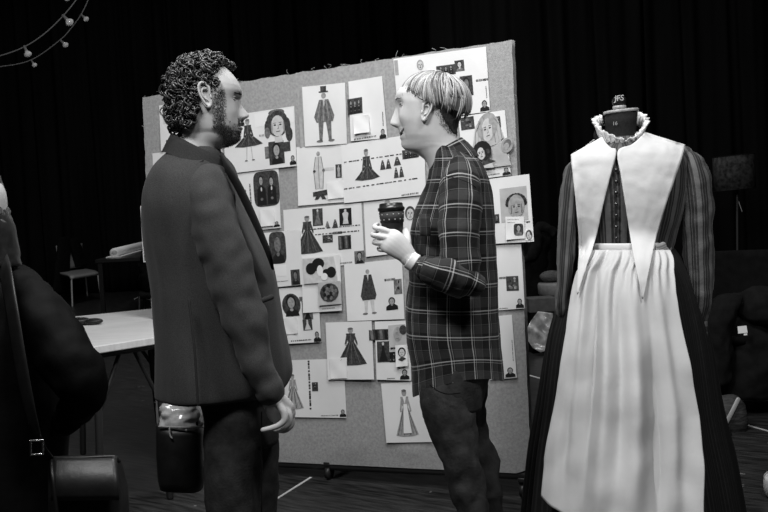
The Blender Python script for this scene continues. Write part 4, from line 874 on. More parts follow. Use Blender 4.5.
eb.build('eyebrows', 'hairlight', woman)
ll = MB()
for q in (1, -1):
    P = [HW.atlat(104.6+abs(l-.03)*70, l*q) for l in (.02, .026, .032, .039)]; ll.tube([p+n_*.0032 for p, n_ in P], [.0012, .0022, .0024, .0016], 6, 3)
ll.build('eyelashes', 'iris', woman)
mo = MB()
P = [HW.atlat(y, l) for y, l in ((129.4, -.032), (132.6, -.018), (134.2, 0), (132.6, .018), (129.4, .032))]; mo.tube([p+n_*.0002 for p, n_ in P], [.0012, .0046, .005, .0046, .0012], 8, 4); mth = mo.build('smiling_mouth', 'lip', woman)
mo = MB(); P = [HW.atlat(y, l) for y, l in ((130.6, -.025), (132.4, -.013), (133.2, 0), (132.4, .013), (130.6, .025))]; mo.tube([p+n_*.0028+HW.up*.001 for p, n_ in P], [.001, .0026, .003, .0026, .001], 8, 4); mo.build('teeth', 'teeth', mth)
uc = MB(); short_hairs(uc, HW, lambda x, y, l: sstep(np.interp(y, [90, 108, 112, 120, 128, 136], [432, 433, 434, 437, 441, 448]), np.interp(y, [90, 108, 112, 120, 128, 136], [437, 438, 439, 442, 447, 452]), x)*(1-sstep(131, 139, y))*sstep(96, 100, y), 2600, .006, .0009); HW.patch(uc, lambda x, y, l: y < 136 and x > np.interp(y, [90, 108, 112, 120, 128, 136], [438, 438, 439, 442, 447, 453]), .0022, 0, .001); uc.build('cropped_nape_hair', 'undercut', woman)
# swept fair hair: strands from the crown
hc = W(433.5, 107, ZW); ax = (.112, .083, .100)
def hp(d, sc=1.0): return hc+HW.fwd*d[0]*ax[0]*sc+HW.lat*d[1]*ax[1]*sc+HW.up*d[2]*ax[2]*sc
crown = nrm(np.array([-.32, .05, 1.0])); e1 = nrm(np.array([1, 0, 0])-crown*crown[0]); e2 = np.cross(crown, e1); e2 = e2 if e2[1] > 0 else -e2
def aend(ph):
    a = abs((math.degrees(ph)+180) % 360-180); return math.radians(float(np.interp(a, [0, 25, 50, 75, 95, 115, 140, 180], [76, 76, 82, 90, 84, 91, 93, 86])))
def dirn(al, ph): return crown*math.cos(al)+(e1*math.cos(ph)+e2*math.sin(ph))*math.sin(al)
hs = MB()
cap = []
for i in range(17):
    cap.append([hp(dirn(aend(ph)*.94*i/16+.01, ph), 1.0+.02*nz((math.cos(ph), math.sin(ph), i/6), 2.2)) for ph in np.linspace(0, 2*PI, 56, endpoint=False)])
hs.loft(cap, caps=(True, False))
def lock(ph, a0, a1, lift, sweep, m, spread, w0, flip=0.0):
    """one lock of m strands that start together and fan out a little"""
    for q in range(m):
        dp = rng.normal(0, spread); da = rng.uniform(-.10, .06); dl = rng.normal(0, .012); w = w0*rng.uniform(.6, 1.3); path = []
        for t in np.linspace(0, 1, 8):
            al = a0+(a1+da-a0)*t; p2 = ph+dp*(.45+.55*t)+sweep*(t**1.6-.35); bul = lift+dl+.055*math.sin(PI*min(1, t*1.05))-.035*t+flip*t**4
            path.append(hp(dirn(al, p2), bul))
        hs.tube(path, [w*.5]+[w]*6+[w*.25], 4, 2, round_=False)
for q in range(105):
    ph = rng.uniform(-PI, PI); sg = 1 if math.sin(ph) >= 0 else -1
    lock(ph, rng.uniform(.0, .22), aend(ph)*rng.uniform(.74, 1.08), rng.uniform(.99, 1.07), sg*rng.uniform(.15, .7)*max(0, math.cos(ph/2))**.7, 14, .055, .0017, rng.uniform(-.03, .03))
for q in range(26):      # upper layer, shorter and lifted, falling from the parting
    ph = rng.uniform(-2.2, 2.4); sg = 1 if math.sin(ph) >= 0 else -1
    lock(ph, rng.uniform(-.12, .1), aend(ph)*rng.uniform(.5, .85), rng.uniform(1.05, 1.085), sg*rng.uniform(.3, .9), 12, .05, .0018, rng.uniform(-.02, .05))
for q in range(30):      # fringe over the brow
    ph = rng.uniform(-.8, .9); lock(ph, .2, math.radians(rng.uniform(62, 80) if abs(ph) > .3 else rng.uniform(66, 84)), rng.uniform(1.05, 1.10), rng.uniform(.1, .4)*(1 if ph > 0 else -1), 12, .05, .0016, .02)
hs.build('swept_hair', 'blonde', woman)
# plaid shirt
sh = MB(); n = 96
R = stack([(147, 434, 466, .060, .0, 2), (153, 433, 472, .085, .01, 2), (161, 431.5, 479, .125, .03), (171, 429, 485, .155, .045), (184, 425.5, 489.5, .170, .055), (200, 419, 492.5, .172, .06), (222, 412, 495, .166, .06), (250, 408.5, 496.5, .160, .065), (280, 409, 497.5, .158, .07), (310, 407, 498.3, .160, .07), (338, 408, 499.4, .165, .07), (362, 412.5, 500.6, .166, .07, -6), (388, 414.5, 501.4, .168, .07, -15)], ZW, n, 6, 2.2)
for i in range(len(R)):     # shirt-tail hem rises at the side
    f = max(0, (i-(len(R)-16))/15.0)
    for j in range(n):
        t = 2*PI*j/n; R[i, j] += Uv*.052*f*abs(math.sin(t))**1.5
R = folds(wrinkle(R, .006, 11, 1.3, .8), .012, 9, (1, 1, .35), 2)
sh.loft(R, caps=(False, False), ulen=.082*14); inner = R[-8:][::-1]*1.0
cen = inner.mean(1)[:, None, :]; sh.loft(cen+(inner-cen)*.985, caps=(False, False))
shirt = sh.build('plaid_shirt', 'plaid', woman)
sl = MB(); P, r = pxpath([(459, 164, 3.11, 10), (459.5, 172, 3.08, 16), (460, 184, 3.055, 20), (460, 200, 3.035, 21), (459.5, 222, 3.02, 20.6), (459.5, 245, 3.01, 20.4), (460.5, 264, 3.005, 20), (463, 277, 3.0, 17)])
sl.tube(P, np.stack([r*1.1, r], 1), 32, 7, up=Fv, wr=.007, wf=15, ulen=.082*5)
P, r = pxpath([(471, 283, 3.0, 14), (463, 280, 2.995, 18.5), (451, 276.5, 2.985, 19), (439, 273, 2.98, 17.5), (430.5, 270, 2.98, 14.5), (425.5, 268, 2.985, 11.5)])
sl.tube(P, np.stack([r, r*1.1], 1), 32, 7, up=Uv, wr=.008, wf=17, ulen=.082*4)
slo = sl.build('sleeve', 'plaid', shirt)
cf = MB(); P, r = pxpath([(432, 269.6, 2.98, 13.2), (426.5, 268.4, 2.982, 13.0), (421.6, 267, 2.987, 12.0)]); cf.tube(P, np.stack([r, r*1.1], 1), 28, 5, up=Uv, round_=False, ulen=.082*4); cf.build('cuff', 'plaid', slo)
sl = MB(); P, r = pxpath([(452, 170, 3.30, 12), (450, 185, 3.34, 17), (447, 215, 3.37, 18), (446, 245, 3.38, 18), (447, 268, 3.37, 16)]); sl.tube(P, r, 24, 6, wr=.006, ulen=.082*5)
P, r = pxpath([(449, 272, 3.37, 14), (444, 279, 3.33, 15), (438, 282, 3.29, 12), (432, 280, 3.27, 10)]); sl.tube(P, r, 24, 6, wr=.006, ulen=.082*4); sl.build('sleeve', 'plaid', shirt)
cl = MB(); R = []
for (xl, yl, xr, yr, dh, zo) in [(430, 168, 479, 156, .105, .02), (430.5, 163, 475, 150, .088, .015), (431.5, 157, 468, 142.5, .073, .01), (433.5, 153, 461.5, 137.2, .064, .006), (436, 153.5, 459.5, 138.2, .06, .006), (434, 161, 461, 146, .058, .006)]:
    R.append(ering(xl, xr, yl, yr, ZW+zo, dh, 56, 2.1))
cl.loft(R, caps=(False, False), ulen=.082*6); cl.build('collar', 'plaid', shirt)
pk = MB(); g = []
for i in range(5):
    for j in range(5):
        px = 419+j*2.6+i*.3; py = 214+i*5.5; g.append(W(px, py, 3.055-.012*j))
F = [(i*5+j, (i+1)*5+j, (i+1)*5+j+1, i*5+j+1) for i in range(4) for j in range(4)]
pk.add(g, F, 0, [tuple((g[q][0], g[q][2]) for q in f) for f in F]); pk.build('chest_pocket', 'plaid', shirt, solid=.003)
yk = MB(); yk.tube(np.array([W(444, 176, 3.015), W(459, 179, 2.975), W(474, 186, 2.985), W(481, 196, 3.02)]), .0009, 6, 5); yk.build('shoulder_seam', 'blackcloth', shirt)
# jeans
jn = MB()
jn.loft(wrinkle(stack([(352, 421, 493, .155, .07), (372, 420, 490, .16, .07), (390, 420, 485, .155, .07), (405, 426, 482, .14, .07)], ZW, 64, 5), .004, 14))
P, r = pxpath([(449, 380, 3.16, 27), (447.5, 400, 3.14, 28), (453, 430, 3.13, 24.2), (461, 458, 3.12, 19.6), (467.5, 485, 3.125, 17.6), (473, 512, 3.13, 15.8), (478, 545, 3.14, 15), (481, 565, 3.15, 13), (482.5, 588, 3.16, 12)])
jn.tube(P, np.stack([r*.95, r], 1), 32, 7, up=Fv, wr=.010, wf=20)
P, r = pxpath([(464, 380, 3.28, 22), (466, 405, 3.29, 20), (471, 435, 3.30, 17), (482, 465, 3.30, 17), (486.5, 490, 3.30, 15.5), (488.5, 512, 3.30, 14), (493, 538, 3.31, 13), (496.5, 566, 3.32, 11.5)])
jn.tube(P, np.stack([r*.95, r], 1), 32, 7, up=Fv, wr=.010, wf=20)
jns = jn.build('black_jeans', 'jeansw', woman)
ps = MB(); ps.tube(np.array([W(430, 385, 3.045), W(438, 391, 3.03), W(448, 394, 3.025), W(460, 393, 3.03)]), .002, 6, 5); ps.build('pocket_seam', 'greycloth', jns)
for px, py, Z in ((483, 586, 3.16), (497, 564, 3.32)):
    a = W(px, py, Z); shoe(woman, a+np.array([.05, -.02, 0]), (-1, .35, 0), .25, .043)
wb = MB(); P, r = pxpath([(415.6, 263.6, 2.997, 9.6), (412.4, 261.6, 2.998, 9.5), (409.4, 259.4, 2.999, 9.5)]); wb.tube(P, np.stack([r, r*.92], 1), 28, 4, up=Uv, round_=False); wb.build('white_cuff_band', 'band', woman)
# ------------------------------------------------------------------ her coffee cup
cc = W(392.5, 226, 3.055); cup = thing('coffee_cup', W(394.5, 243, 3.055), 'dark takeaway coffee cup with lid and dotted sleeve in the fair-haired person\'s hand', 'coffee cup')
cu = nrm(Uv-.07*Rv); k = 3.055/FPX
def cring(dy, r, n=40): 
    c = W(391.2, 208, 3.055)-cu*dy*k; th = np.linspace(0, 2*PI, n, endpoint=False); b = nrm(Fv-cu*np.dot(Fv, cu)); a = np.cross(b, cu)
    return c+np.cos(th)[:, None]*a*r*k+np.sin(th)[:, None]*b*r*k
mb = MB(); mb.loft([cring(a, r) for a, r in ((34, 8.6), (33.8, 8.9), (15, 11.2), (2, 12.4), (1, 12.4))]); mb.build('cup_body', 'cup', cup)
mb = MB(); mb.loft([cring(a, r) for a, r in ((3, 12.6), (2.4, 13.4), (0, 13.5), (-.6, 13.1), (-.8, 12.2), (-4.0, 11.7), (-4.8, 11.3), (-4.8, 9.9), (-3.6, 9.6), (-3.6, 3))]); mb.build('lid', 'lid', cup)
mb = MB(); mb.loft([cring(a, r) for a, r in ((14.6, 11.3), (14.6, 11.75), (4.2, 12.75), (4.2, 12.2))], caps=(False, False)); sv = mb.build('sleeve', 'sleeve', cup)
mb = MB()
for a in range(26):
    for row, dy in enumerate((6.6, 11.8)):
        t = 2*PI*(a+.5*row)/26*1.0
        if a % 2: continue
        R_ = cring(dy, 12.75-(dy-4.2)*.096+.12, 260); p = R_[int(t/(2*PI)*260) % 260]; c = R_.mean(0); d = nrm(p-c); u = np.cross(cu, d)
        mb.loft([[p+u*q*math.cos(x)+cu*q*math.sin(x)+d*e for x in np.linspace(0, 2*PI, 8, endpoint=False)] for q, e in ((.0019, -.0005), (.0019, .0006), (.0002, .0008))])
mb.build('dots', 'pale', sv)
# ================================================================== person at the left edge
ZL = 2.35
lp_ = thing('person', [W(-15, 700, ZL)[0], 2.45, 0], 'person in dark padded coat half out of frame at the left edge, seen from behind', 'person')
mb = MB()
mb.loft(stack([(172, -32, -22, .02), (176, -48, -8, .055), (190, -58, 2, .082), (210, -58, 4, .085), (232, -54, 2, .075), (246, -46, -2, .06), (262, -44, 0, .06), (276, -48, 8, .09, .06), (320, -58, 24, .10, .08), (420, -64, 34, .10, .08), (520, -66, 36, .10, .08), (580, -56, 30, .09, .08)], ZL, 48, 5))
P, r = pxpath([(26, 300, 2.33, 20), (62, 350, 2.28, 20), (82, 386, 2.27, 17), (68, 412, 2.36, 8), (48, 424, 2.52, 7)]); mb.tube(P, r, 14, 6)
hb = MB(); z = 2.55; hb.tube([W(50, 421, z), W(42, 427, z+.01), W(36, 431, z+.01)], [.022, .026, .03], 10, 4)
for k in range(4): finger(hb, [(37, 426+k*5, z), (30, 428+k*5, z+.005), (28, 430+k*5, z+.03), (32, 431+k*5, z+.04)], .0105, .008)
finger(hb, [(40, 424, z), (36, 420, z+.03), (33, 421, z+.045)], .0125, .009)
V, F = remeshed(hb, .0034, 4); mb.add(V, F)
for x in (-42, 8):
    P, r = pxpath([(x, 575, 2.44, 30), (x, 660, 2.44, 22), (x, 730, 2.44, 18)]); mb.tube(P, r, 12, 4)
mb.build('body', 'skin', lp_)
hr = MB(); hr.loft(wrinkle(stack([(206, -66, 2, .095), (216, -68, 7, .10), (227, -70, 11, .105), (245, -72, 14.5, .108), (258, -73, 17, .108), (266, -72, 18, .10), (267, -62, 8, .08)], ZL, 48, 5), .003, 30)); hr.build('straight_hair', 'hairdark', lp_)
kt = MB(); kt.loft(wrinkle(stack([(166, -38, -24, .03), (170, -52, -8, .07), (182, -64, -2, .10), (200, -67, 2, .105), (214, -68, 6, .108), (226, -69, 9, .108), (228, -66, 6, .10)], ZL, 48, 5), .005, 60)); kt.build('speckled_hat', 'knit', lp_)
ct = MB()
ct.loft(wrinkle(stack([(262, -52, 6, .09), (268, -66, 20, .14), (282, -80, 36, .18), (310, -90, 48, .19), (360, -94, 58, .19), (410, -95, 62, .185), (456, -97, 64, .19), (520, -101, 67, .20), (590, -106, 70, .21), (640, -108, 72, .215)], ZL+.06, 64, 6), .007, 9))
coat_ = ct.build('padded_coat', 'coat', lp_)
sl = MB(); P, r = pxpath([(22, 283, 2.33, 13), (30, 297, 2.31, 21), (44, 322, 2.27, 26.5), (60, 350, 2.25, 29), (74, 372, 2.24, 28.5), (82, 388, 2.25, 24), (79, 404, 2.29, 18.5), (71, 415, 2.34, 16), (62, 423, 2.40, 13), (54, 426, 2.46, 12)])
sl.tube(P, r, 36, 7, up=Fv, wr=.010, wf=14); slv = sl.build('sleeve', 'coat', coat_)
cf = MB(); P, r = pxpath([(73, 421.5, 2.30, 9.5), (66, 426, 2.34, 9.8)]); cf.tube(P, r, 20, 4, round_=True); cf.build('cuff', 'coat', slv)
cl = MB(); cl.loft([ering(a, b, y, y, ZL+.02, d, 48, 2.1) for y, a, b, d in ((276, -62, 21, .14), (268, -58, 14, .115), (263.5, -54, 11.5, .10), (262.5, -52, 9, .096), (268, -52, 9, .094))], caps=(False, False)); cl.build('collar', 'coat', coat_)
for x in (-42, 8):
    P, r = pxpath([(x, 620, 2.4, 34), (x, 690, 2.4, 28), (x, 738, 2.4, 25)]); t_ = MB(); t_.tube(P, r, 16, 5); t_.build('trouser_leg', 'greycloth', lp_)
    shoe(lp_, W(x, 740, 2.4)-np.array([0, .08, 0]), (-.3, 1, 0))
zb = 2.20
hbg = thing('handbag', [W(86, 545, zb)[0], W(86, 545, zb)[1], W(86, 548, zb)[2]], 'black leather shoulder bag with buckled strap hanging at the padded coat', 'bag')
mb = MB(); R = []
for y, xl, xr, dh in ((546, 60, 122, .03), (543, 56, 126, .05), (520, 53, 127, .065), (490, 51.5, 126, .062), (468, 50.5, 121.5, .05), (459, 50.5, 118.5, .032), (457, 52, 116, .018)):
    R.append(ering(xl, xr, y+.6, y-.6, zb, dh, 48, 3.4))
mb.loft(wrinkle(R, .004, 16)); mb.build('bag_body', 'leather', hbg)
fl = MB(); g = []
for i in range(9):
    for j in range(13):
        u, v = j/12, i/8; x = 52+u*65+v*3*(u-.2); y = 456.5+v*44-.5*u; g.append(W(x, y, zb-.028-.045*math.sin(min(1, v*1.25)*PI/2)-.004*math.sin(u*PI)))
fl.add(g, [(i*13+j, (i+1)*13+j, (i+1)*13+j+1, i*13+j+1) for i in range(8) for j in range(12)]); flap = fl.build('flap', 'leather', hbg, solid=.004)
pp = MB(); pp.tube(np.array([W(51, 458, zb-.03), W(53, 480, zb-.072), W(57, 515, zb-.075), (W(59, 535, zb-.06))]), .0045, 8, 6); pp.tube(np.array([W(51, 458, zb-.028), W(84, 458, zb-.034), W(112, 457, zb-.03), W(119, 461, zb-.026)]), .0045, 8, 6); pp.build('piping', 'leather', hbg)
stp = MB(); stp.tube(np.array([W(2, 262, 2.34), W(6, 275, 2.205), W(12, 310, 2.14), W(20, 360, 2.11), W(30, 410, 2.11), W(39, 440, 2.13), W(51, 458, 2.18)]), [(.004, .026)]*4+[(.004, .022), (.004, .016), (.004, .014)], 10, 8, up=Fv); stp.build('strap', 'leather', hbg)
bk = MB(); c = W(36.5, 447, 2.105)
for a, b in (((-6, -6), (6, -7)), ((6, -7), (6.5, 7)), ((6.5, 7), (-5.5, 8)), ((-5.5, 8), (-6, -6))): bk.tube([W(36.5+a[0], 447+a[1], 2.105), W(36.5+b[0], 447+b[1], 2.105)], .0024, 6, 2)
bk.build('buckle', 'chrome', hbg)
# ================================================================== dress form and costume
ZD = 3.40
def dring(y, xl, xr, dh, n=96, p=2.1, zo=0): return ering(xl, xr, y+.9, y-.9, ZD+zo, dh, n, p)
fbase = W(632, 556, ZD); form = thing('dress_form', [fbase[0], fbase[1], 0], 'black dress form with wooden neck plate and lettered round knob', 'dress form')
mb = MB(); mb.loft([ering(a, b, y+1.6, y-1.6, ZD, d, 40, 2.1) for y, a, b, d in ((112.5, 604.6, 637.4, .055), (125, 605.6, 636.2, .054), (138, 607, 635, .055), (146, 602, 640, .065), (152, 594, 652, .08), (162, 582, 672, .10), (180, 580, 678, .115), (205, 582, 674, .115), (247, 590, 668, .10), (290, 578, 682, .125), (300, 590, 670, .10))], caps=(True, True)); tor = mb.build('torso', 'formblack', form)
mb = MB(); mb.loft([ering(a, b, y+1.7, y-1.7, ZD, d, 40, 2.1) for y, a, b, d in ((113.2, 604.2, 637.8, .0555), (112.8, 603.6, 638.4, .0575), (110.6, 603.6, 638.4, .0575), (110, 604.4, 637.6, .055))]); mb.build('neck_plate', 'wood', form)
mb = MB(); mb.loft([ering(a, b, y+.5, y-.5, ZD, d, 32, 2.0) for y, a, b, d in ((110.5, 615, 624.5, .016), (108.8, 613.6, 625.6, .02), (107, 613.0, 625.8, .021), (105.5, 613.2, 625.4, .0205), (104, 612.4, 626.2, .0235), (101.5, 611.8, 626.4, .025), (98.6, 612.4, 625.8, .023), (96.6, 614.6, 623.6, .015), (95.8, 617, 621, .006))]); kn = mb.build('knob', 'lacquer', form)
mb = MB(); mb.loft([ering(a, b, y+.5, y-.5, ZD, d, 32, 2.0) for y, a, b, d in ((109.2, 613.2, 626, .0212), (107.6, 612.6, 626.2, .0228), (105.9, 612.8, 625.8, .0222), (105.4, 614, 624.6, .018))]); mb.build('knob_base', 'steel', kn)
def lettering(txt, c, right, up, size, m, parent, name):
    cu_ = bpy.data.curves.new('t', 'FONT'); cu_.body = txt; cu_.size = size; cu_.extrude = .0006; cu_.align_x = 'CENTER'; cu_.align_y = 'CENTER'
    o = bpy.data.objects.new('t', cu_); C.objects.link(o); dg = bpy.context.evaluated_depsgraph_get(); me = bpy.data.meshes.new_from_object(o.evaluated_get(dg))
    V = np.array([v.co[:] for v in me.vertices]); F = [tuple(p.vertices) for p in me.polygons]; bpy.data.objects.remove(o)
    right, up = nrm(np.array(right)), nrm(np.array(up)); nn = np.cross(right, up)
    mb = MB(); mb.add([c+right*v[0]+up*v[1]+nn*v[2] for v in V], F); return mb.build(name, m, parent, smooth=False)
lettering('JFS', W(619.3, 98.3, ZD-.0265), Rv+.1*Uv, Uv-.35*Fv, .027, 'white', kn, 'lettering')
lettering('16', W(615, 123.5, ZD-.0575), Rv+.1*Uv, Uv, .018, 'steel', tor, 'lettering')
mb = MB(); mb.tube([[fbase[0], fbase[1], .03], list(W(628, 300, ZD))], .018, 12, 2); mb.build('stand_pole', 'blackmetal', form)
mb = MB(); mb.loft([[np.array([fbase[0]+r*math.cos(t), fbase[1]+r*math.sin(t), z]) for t in np.linspace(0, 2*PI, 40, endpoint=False)] for r, z in ((.2, 0), (.2, .012), (.18, .02), (.03, .035))]); mb.build('stand_base', 'blackmetal', form)
# dress ------------------------------------------------------------
dr = thing('costume_dress', [fbase[0], fbase[1], .02], 'long dark striped period dress with buttoned bodice worn by the dress form', 'dress')
mb = MB(); R = stack([(137, 602, 641, .062, 0, -2), (143, 598, 646, .075, 0, -2), (148, 588, 660, .09, 0, -3), (154, 575, 682, .108, 0, -4), (164, 571.5, 688, .125), (182, 573, 688, .138), (205, 576, 684, .142), (228, 580, 677, .132), (250, 584, 671, .122)], ZD, 96, 6)
R = wrinkle(R, .003, 18); under_pts = [R]; mb.loft(R, caps=(False, False), ulen=.052*20); bod = mb.build('bodice', 'stripe', dr)
for k in range(7):
    y = 170+k*11.4; b = MB(); b.ball(W(616.2, y, ZD-.1425+.002*abs(k-3)), np.array([Rv*.0068, Uv*.0068, Fv*.0055]), 12, 6); b.build('button', 'button', bod)
SK = cr([(248, 584, 672, .125), (258, 579, 679, .17), (280, 568, 690, .21), (310, 559, 699, .24), (345, 551, 706, .27), (407, 544, 714, .32), (461, 537, 725, .37), (512, 531.5, 734, .41), (557, 527, 742, .44)], 8)
def skpt(y, th, off=0.0, fold=1.0):
    xl, xr, dh = (np.interp(y, SK[:, 0], SK[:, q]) for q in (1, 2, 3))
    t = min(1, max(0, (y-250)/200)); f = fold*(.024*t*math.sin(26*th+2*math.sin(3*th))+.014*t*math.sin(11*th+1.3)+.006*(1-t)*math.sin(52*th))
    f *= 1-.8*sstep(.05, .5, math.sin(th))*(1 if fold > .5 else 0)
    k = ZD/FPX; c = W((xl+xr)/2, y, ZD); a = (xr-xl)/2*k+off+f; b = dh+off+f
    return c+Rv*a*math.cos(th)-np.array([0, 1., 0])*b*math.sin(th)
mb = MB(); mb.loft([[skpt(y, t) for t in np.linspace(0, 2*PI, 260, endpoint=False)] for y in np.linspace(248, 556, 40)], caps=(False, False), ulen=4.2); mb.build('skirt', 'fine', dr)
sl = MB(); P, r = pxpath([(686, 156, 3.40, 8), (690, 166, 3.385, 14), (694, 184, 3.37, 16), (696.5, 205, 3.36, 15.6), (697.5, 230, 3.35, 14.6), (698.5, 258, 3.34, 14), (699.5, 285, 3.33, 13.4), (699, 305, 3.33, 11.6), (697.5, 320, 3.33, 9.4)])
sl.tube(P, np.stack([r*1.35, r], 1), 40, 7, up=Fv, wr=.007, wf=16, ulen=.052*8); under_pts += sl.v; s1 = sl.build('sleeve', 'stripe', dr)
cf = MB(); P, r = pxpath([(697.8, 318, 3.33, 9.2), (697.2, 328, 3.33, 9.6), (696.6, 340, 3.33, 10)]); cf.tube(P, np.stack([r*1.3, r], 1), 28, 5, up=Fv, round_=False, ulen=.24); cf.build('cuff', 'cuff', s1)
sl = MB(); P, r = pxpath([(576, 163, 3.41, 6), (573, 173, 3.40, 9), (570.5, 192, 3.39, 10), (568, 220, 3.38, 9.2), (565.8, 250, 3.37, 8.4), (563.8, 280, 3.36, 7.2), (562.4, 300, 3.36, 6.4), (562, 310, 3.36, 6.2)])
sl.tube(P, np.stack([r*1.7, r], 1), 36, 7, up=Fv, wr=.006, wf=16, ulen=.052*6); under_pts += sl.v; sl.build('sleeve', 'stripe', dr)
# ruffled neck frill, part of the dress
fr = MB(); R = []; N_f = 220
nb = MB(); band_ = []
for i in range(N_f):
    t = -2.55+5.1*i/(N_f-1); a = -PI/2+t       # open at the nape; front at t = 0
    cx, sx = math.sin(t), math.cos(t); base_ = W(621+cx*24.5, 0, ZD); y = 147.5-13.5*(1-sx)-2.5*cx; top = y-6.5-8.0*abs(cx)
    zo = -.066*sx; rf = .006*math.sin(i*.62)+.003*math.sin(i*1.37+1)
    p0 = W(620.6+cx*21.5, y, ZD)+np.array([0, zo, 0]); out = nrm(Rv*cx-np.array([0, 1., 0])*sx)
    band_.append((p0, out))
    row = []
    for q in np.linspace(0, 1, 6): row.append(p0+Uv*((y-top)*q*ZD/FPX+.003*q*math.sin(i*.45))+out*(.004+rf*q*1.3+.010*q*q))
    R.append(row)
fr.loft(np.array(R).transpose(1, 0, 2), closed=False); fr.build('neck_frill', 'lace', dr, solid=.0015)
nb.tube([p-Uv*.003+o*.011 for p, o in band_[::8]], [(.006, .007)]*len(band_[::8]), 8, 4, up=Uv); nb.build('neck_band', 'blackcloth', dr)
# apron ---------------------------------------------------------------
ap = thing('apron', W(630, 545, ZD-.5), 'long white gathered apron tied over the dark skirt', 'apron')
def apx(y): return (float(np.interp(y, [248, 258, 280, 300, 371, 461, 493, 540], [594, 583, 574.5, 571, 562.5, 548, 546, 543])), float(np.interp(y, [248, 258, 303, 361, 416, 461, 512, 540], [668, 671, 675.5, 685.5, 695.5, 699, 700.5, 701])))
def apsolve(px, py):
    """skirt parameters (y, angle) whose front point shows at pixel (px, py)"""
    y, th = py-8.0, math.acos(max(-.95, min(.95, (px-630)/(40+(py-248)*.28))))
    for _ in range(14):
        q = proj(skpt(y, th, .045, 0)); e = np.array([px-q[0], py-q[1]])
        if abs(e).max() < .05: break
        qa = proj(skpt(y+1, th, .045, 0)); qb = proj(skpt(y, th+.01, .045, 0))
        J = np.array([[qa[0]-q[0], (qb[0]-q[0])/.01], [qa[1]-q[1], (qb[1]-q[1])/.01]]); s_ = np.linalg.solve(J, e)
        y += max(-20, min(20, s_[0])); th = max(.04, min(PI-.04, th+max(-.3, min(.3, s_[1]))))
    return y, th
nu, nv = 190, 100
apin = [[apsolve(apx(y_)[0]+(apx(y_)[1]-apx(y_)[0])*u_, y_) for u_ in np.linspace(0, 1, 15)] for y_ in np.linspace(250, 540, 15)]
apin = np.array(apin)
def apth(u, v):
    a, b = u*14, v*14; i, j = min(13, int(b)), min(13, int(a)); a -= j; b -= i
    return (apin[i, j]*(1-a)+apin[i, j+1]*a)*(1-b)+(apin[i+1, j]*(1-a)+apin[i+1, j+1]*a)*b
def apt(yp, u):
    y, th = apth(u, (yp-250)/290.0)
    t = max(0, min(1, (yp-262)/120.)); g = math.exp(-((yp-264)/24)**2)
    fo = .005*g*math.sin(u*75+2.5*math.sin(u*9))+(.008+.010*t)*math.sin(u*12+1.0+.8*t+.5*math.sin(u*5))*t+.005*t*math.sin(u*27+2*math.sin(yp*.012))-.014*math.exp(-((u-.20)/.03)**2)*math.exp(-((yp-290)/60)**2)-.010*math.exp(-((u-.40)/.02)**2)*math.exp(-((yp-285)/40)**2)+.012*math.exp(-((u-.14)/.025)**2)*math.exp(-((yp-295)/70)**2)
    G_ = lambda a_, w_, c_, h_: math.exp(-((u-a_)/w_)**2)*math.exp(-((yp-c_)/h_)**2)
    fo += -.030*G_(.47, .055, 400, 90)-.022*G_(.24, .028, 360, 90)+.020*G_(.35, .05, 380, 110)+.018*G_(.60, .06, 420, 110)-.022*G_(.74, .035, 440, 90)+.012*G_(.85, .04, 400, 120)-.016*G_(.10, .03, 440, 60)
    p = skpt(y, th, .050, 0); fo += .016*nz(p*np.array([1, 1, .28]), 7, 4)*t+.009*nz(p*np.array([1, 1, .45]), 16, 8)*t+.004*nz(p, 13, 2)*t
    fo = max(fo, -.034)
    return p+nrm(np.array([math.cos(th)*.8, -math.sin(th), 0]))*fo
mb = MB(); g = []
for i in range(nv+1):
    for j in range(nu+1):
        u = j/nu; hem = 495+min(38, 150*u)+3*math.sin(u*9); g.append(apt(250+(hem-250)*i/nv, u))
g = np.array(g)
mb.add(g, [(i*(nu+1)+j, (i+1)*(nu+1)+j, (i+1)*(nu+1)+j+1, i*(nu+1)+j+1) for i in range(nv) for j in range(nu)]); mb.build('apron_skirt', 'apron', ap, solid=.0025); apron_pts = g
mb = MB(); path = [W(594+(670-594)*u, 248.6+1.5*u-2.5*u*u, ZD-.012-.148*math.sin(PI*(.12+.76*u))) for u in np.linspace(0, 1, 12)]
mb.tube(np.array(path), [(.006, .0185)]*12, 10, 4, up=Fv, round_=False); under_pts += mb.v; wbn = mb.build('waistband', 'linen', ap)
mb = MB()
for dy in (-3.5, 0, 3.5): mb.tube(np.array([W(657, 249+dy*.7, ZD-.135), W(664, 246+dy*.7, ZD-.10), W(670.5, 241.5+dy*1.0, ZD-.05), W(672.6, 238+dy*1.5, ZD+.01), W(668, 240+dy, ZD+.07)]), [(.004, .008)]*5, 8, 5, up=Fv)
mb.build('apron_tie', 'linen', ap)
mb = MB(); bc = W(627, 240, ZD+.14)
mb.tube([W(594, 248, ZD+.02), W(610, 246, ZD+.10), bc, W(652, 243, ZD+.10), W(668, 240, ZD+.07)], [(.004, .016)]*5, 8, 5, up=Fv); mb.build('apron_tie', 'linen', ap)
